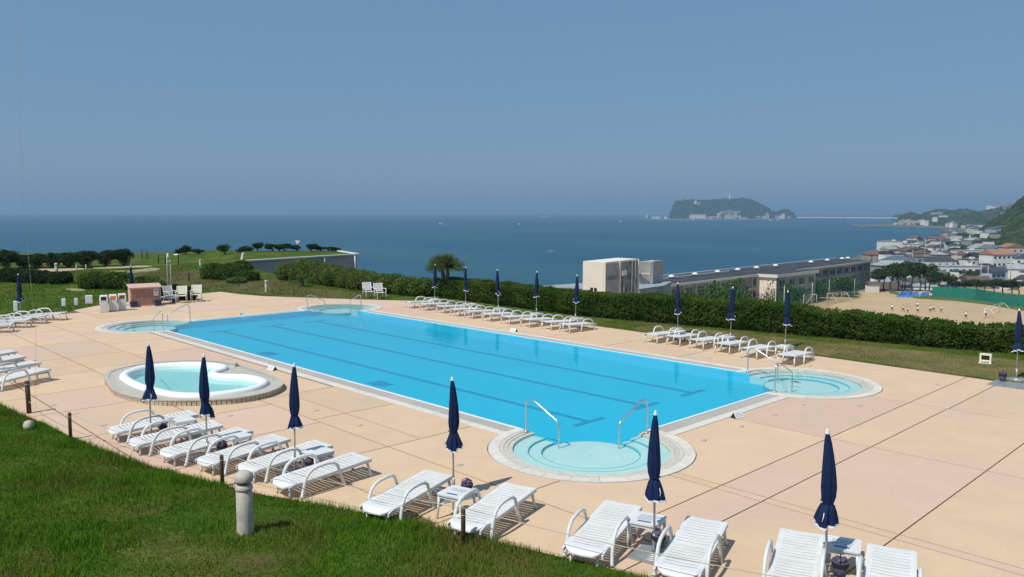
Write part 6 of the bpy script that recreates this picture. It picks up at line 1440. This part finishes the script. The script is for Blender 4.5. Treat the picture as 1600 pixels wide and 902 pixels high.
for px, q_ in ((1021, 'nearest to the harbour lighthouse'), (1026, 'second from the harbour lighthouse'), (1030, 'third from the harbour lighthouse'), (1040, 'between the lighthouse and the island cliff')): ibld(px, 339, 342, rs.uniform(3, 5), MW['white'], 'small pale harbour building '+q_, ID-120)
def tower(px, y0, y1, r0, r1, lab, D, m, cab=True):
    x, y = W(px, D); z1, z0 = iz(y0, D), iz(y1, D); h = z1-z0; t = empty('lighthouse', (x, y, z0)); tag(t, lab, 'lighthouse')
    MB().lathe([(r0, 0), (r1, h*.75)], 12).build('shaft', m, t); MB().lathe([(r1*1.6, h*.75), (r1*1.9, h*.8), (r1*1.7, h*.92)], 12).build('gallery', M['whitewall'], t); MB().lathe([(r1*.9, h*.92), (.5, h)], 10).build('lantern', M['grey'], t)
tower(1139.5, 302.5, 314, 4.5, 3.2, 'observation lighthouse rising from the island top', ID+120, M['whitewall']); tower(1011, 335, 343, 5, 3.5, 'white harbour lighthouse left of the island', ID-150, M['whitewall'])
# hotel complex and halls on the far slopes
def slope_b(px, y0, y1, wpx, D, wc, rc, lab, kind='flat', d=12):
    x, y = W(px, D); z0, z1 = CAMP[2]-(y1-332)*D/FOC, CAMP[2]-(y0-332)*D/FOC
    return house(x, y, z0, wpx*D/FOC, d, z1-z0, FACE, wc, rc, kind, lab, nwin=0, cat='building', name='hillside_building')
slope_b(1545.5, 321, 331, 7, 2250, 'white', 'pale grey', 'tall white block on the far hill top'); slope_b(1558, 322.5, 326, 12, 2250, 'white', 'pale grey', 'low white wing right of the tall hill top block'); slope_b(1571, 318.5, 323, 17, 2260, 'beige', 'beige' if False else 'pale grey', 'broad tan building on the far hill top'); slope_b(1575, 324, 327, 15, 2200, 'white', 'pale grey', 'white building below the broad tan one')
slope_b(1571, 331, 333.5, 11, 1700, 'grey', 'pale grey', 'pale house on the slope edge below the hill top hotel'); slope_b(1565, 337, 339.5, 8, 1400, 'cream', 'pale grey', 'small cream house on the slope edge')
slope_b(1464, 331, 334, 15, 2480, 'pale blue', 'pale grey', 'pale hall with long roof on the headland'); slope_b(1474, 336, 338, 11, 2420, 'white', 'pale grey', 'lower white hall on the headland')
slope_b(1461, 339, 345, 5, 2230, 'white', 'pale grey', 'narrow white tower house at the headland shore'); slope_b(1442, 343, 350, 5, 2200, 'white', 'slate blue', 'white house at the left of the headland shore'); slope_b(1447, 345.5, 351, 5, 2190, 'white', 'pale grey', 'white cube at the headland shore')
slope_b(1549, 356, 361, 7, 800, 'pale blue', 'slate blue', 'blue roofed house on the near wooded hill, left of three', 'hip'); slope_b(1557, 355, 362, 6, 800, 'grey', 'slate blue', 'blue roofed house on the near wooded hill, middle of three', 'hip'); slope_b(1567, 353, 359, 7, 810, 'pale blue', 'slate blue', 'blue roofed house on the near wooded hill, right of three', 'hip')
slope_b(1557, 363.5, 368.5, 5, 760, 'beige', 'green', 'small green roofed house below the blue roofs on the hill', 'hip'); slope_b(1531, 359.5, 361.5, 3, 860, 'white', 'pale grey', 'tiny white hut on the near wooded hill'); slope_b(1540, 363, 368, 3, 780, 'white', 'pale grey', 'small white gatehouse on the near wooded hill')
# boats
for px, y, D, lab in ((970, 345.5, 3300, 'tiny white boat left of the harbour lighthouse'), (1083, 345, 4000, 'tiny white boat before the island hall'), (688, 349, 2700, 'tiny white boat alone in the middle of the bay'), (811, 349, 2600, 'tiny white boat right of the lone one in the bay'), (1216, 343.5, 4100, 'tiny white boat below the islet'), (850, 335, 6500, 'far white sail near the horizon'), (1204, 344, 4000, 'tiny white boat left of the islet one')):
    x, y_ = W(px, D); t = empty('boat', (x, y_, ZS), rs.uniform(0, 3)); tag(t, lab, 'boat', 'small white boats on the bay'); s = D/2600*1.1
    MB().add([(-5*s, -1.5*s, 0), (4*s, -1.5*s, 0), (7*s, 0, 0), (4*s, 1.5*s, 0), (-5*s, 1.5*s, 0), (-5.3*s, -2*s, 1.6*s), (4*s, -2*s, 1.9*s), (8*s, 0, 2.4*s), (4*s, 2*s, 1.9*s), (-5.3*s, 2*s, 1.6*s)], [(0, 1, 6, 5), (1, 2, 7, 6), (2, 3, 8, 7), (3, 4, 9, 8), (4, 0, 5, 9), (5, 6, 7, 8, 9)]).build('hull', M['whitewall'], t)
    MB().box((-1*s, 0, 2.6*s), (3.5*s, 2.4*s, 2*s), taper=.8).build('cabin', M['whitewall'], t)

# ------------------------------------------------------------------ haze
hb_ = MB().box((CAMP[0], CAMP[1], 42.5), (42000, 42000, 165)); hz = hb_.build('haze', []); tag(hz, kind='stuff')
hm_ = bpy.data.materials.new('haze'); hm_.use_nodes = True; n_ = hm_.node_tree; n_.nodes.clear(); oo = n_.nodes.new('ShaderNodeOutputMaterial'); pv = n_.nodes.new('ShaderNodeVolumePrincipled')
pv.inputs['Color'].default_value = (.42, .66, .90, 1); pv.inputs['Density'].default_value = 1.7e-4; pv.inputs['Anisotropy'].default_value = .1; n_.links.new(pv.outputs[0], oo.inputs['Volume'])
hz.data.materials.clear(); hz.data.materials.append(hm_)
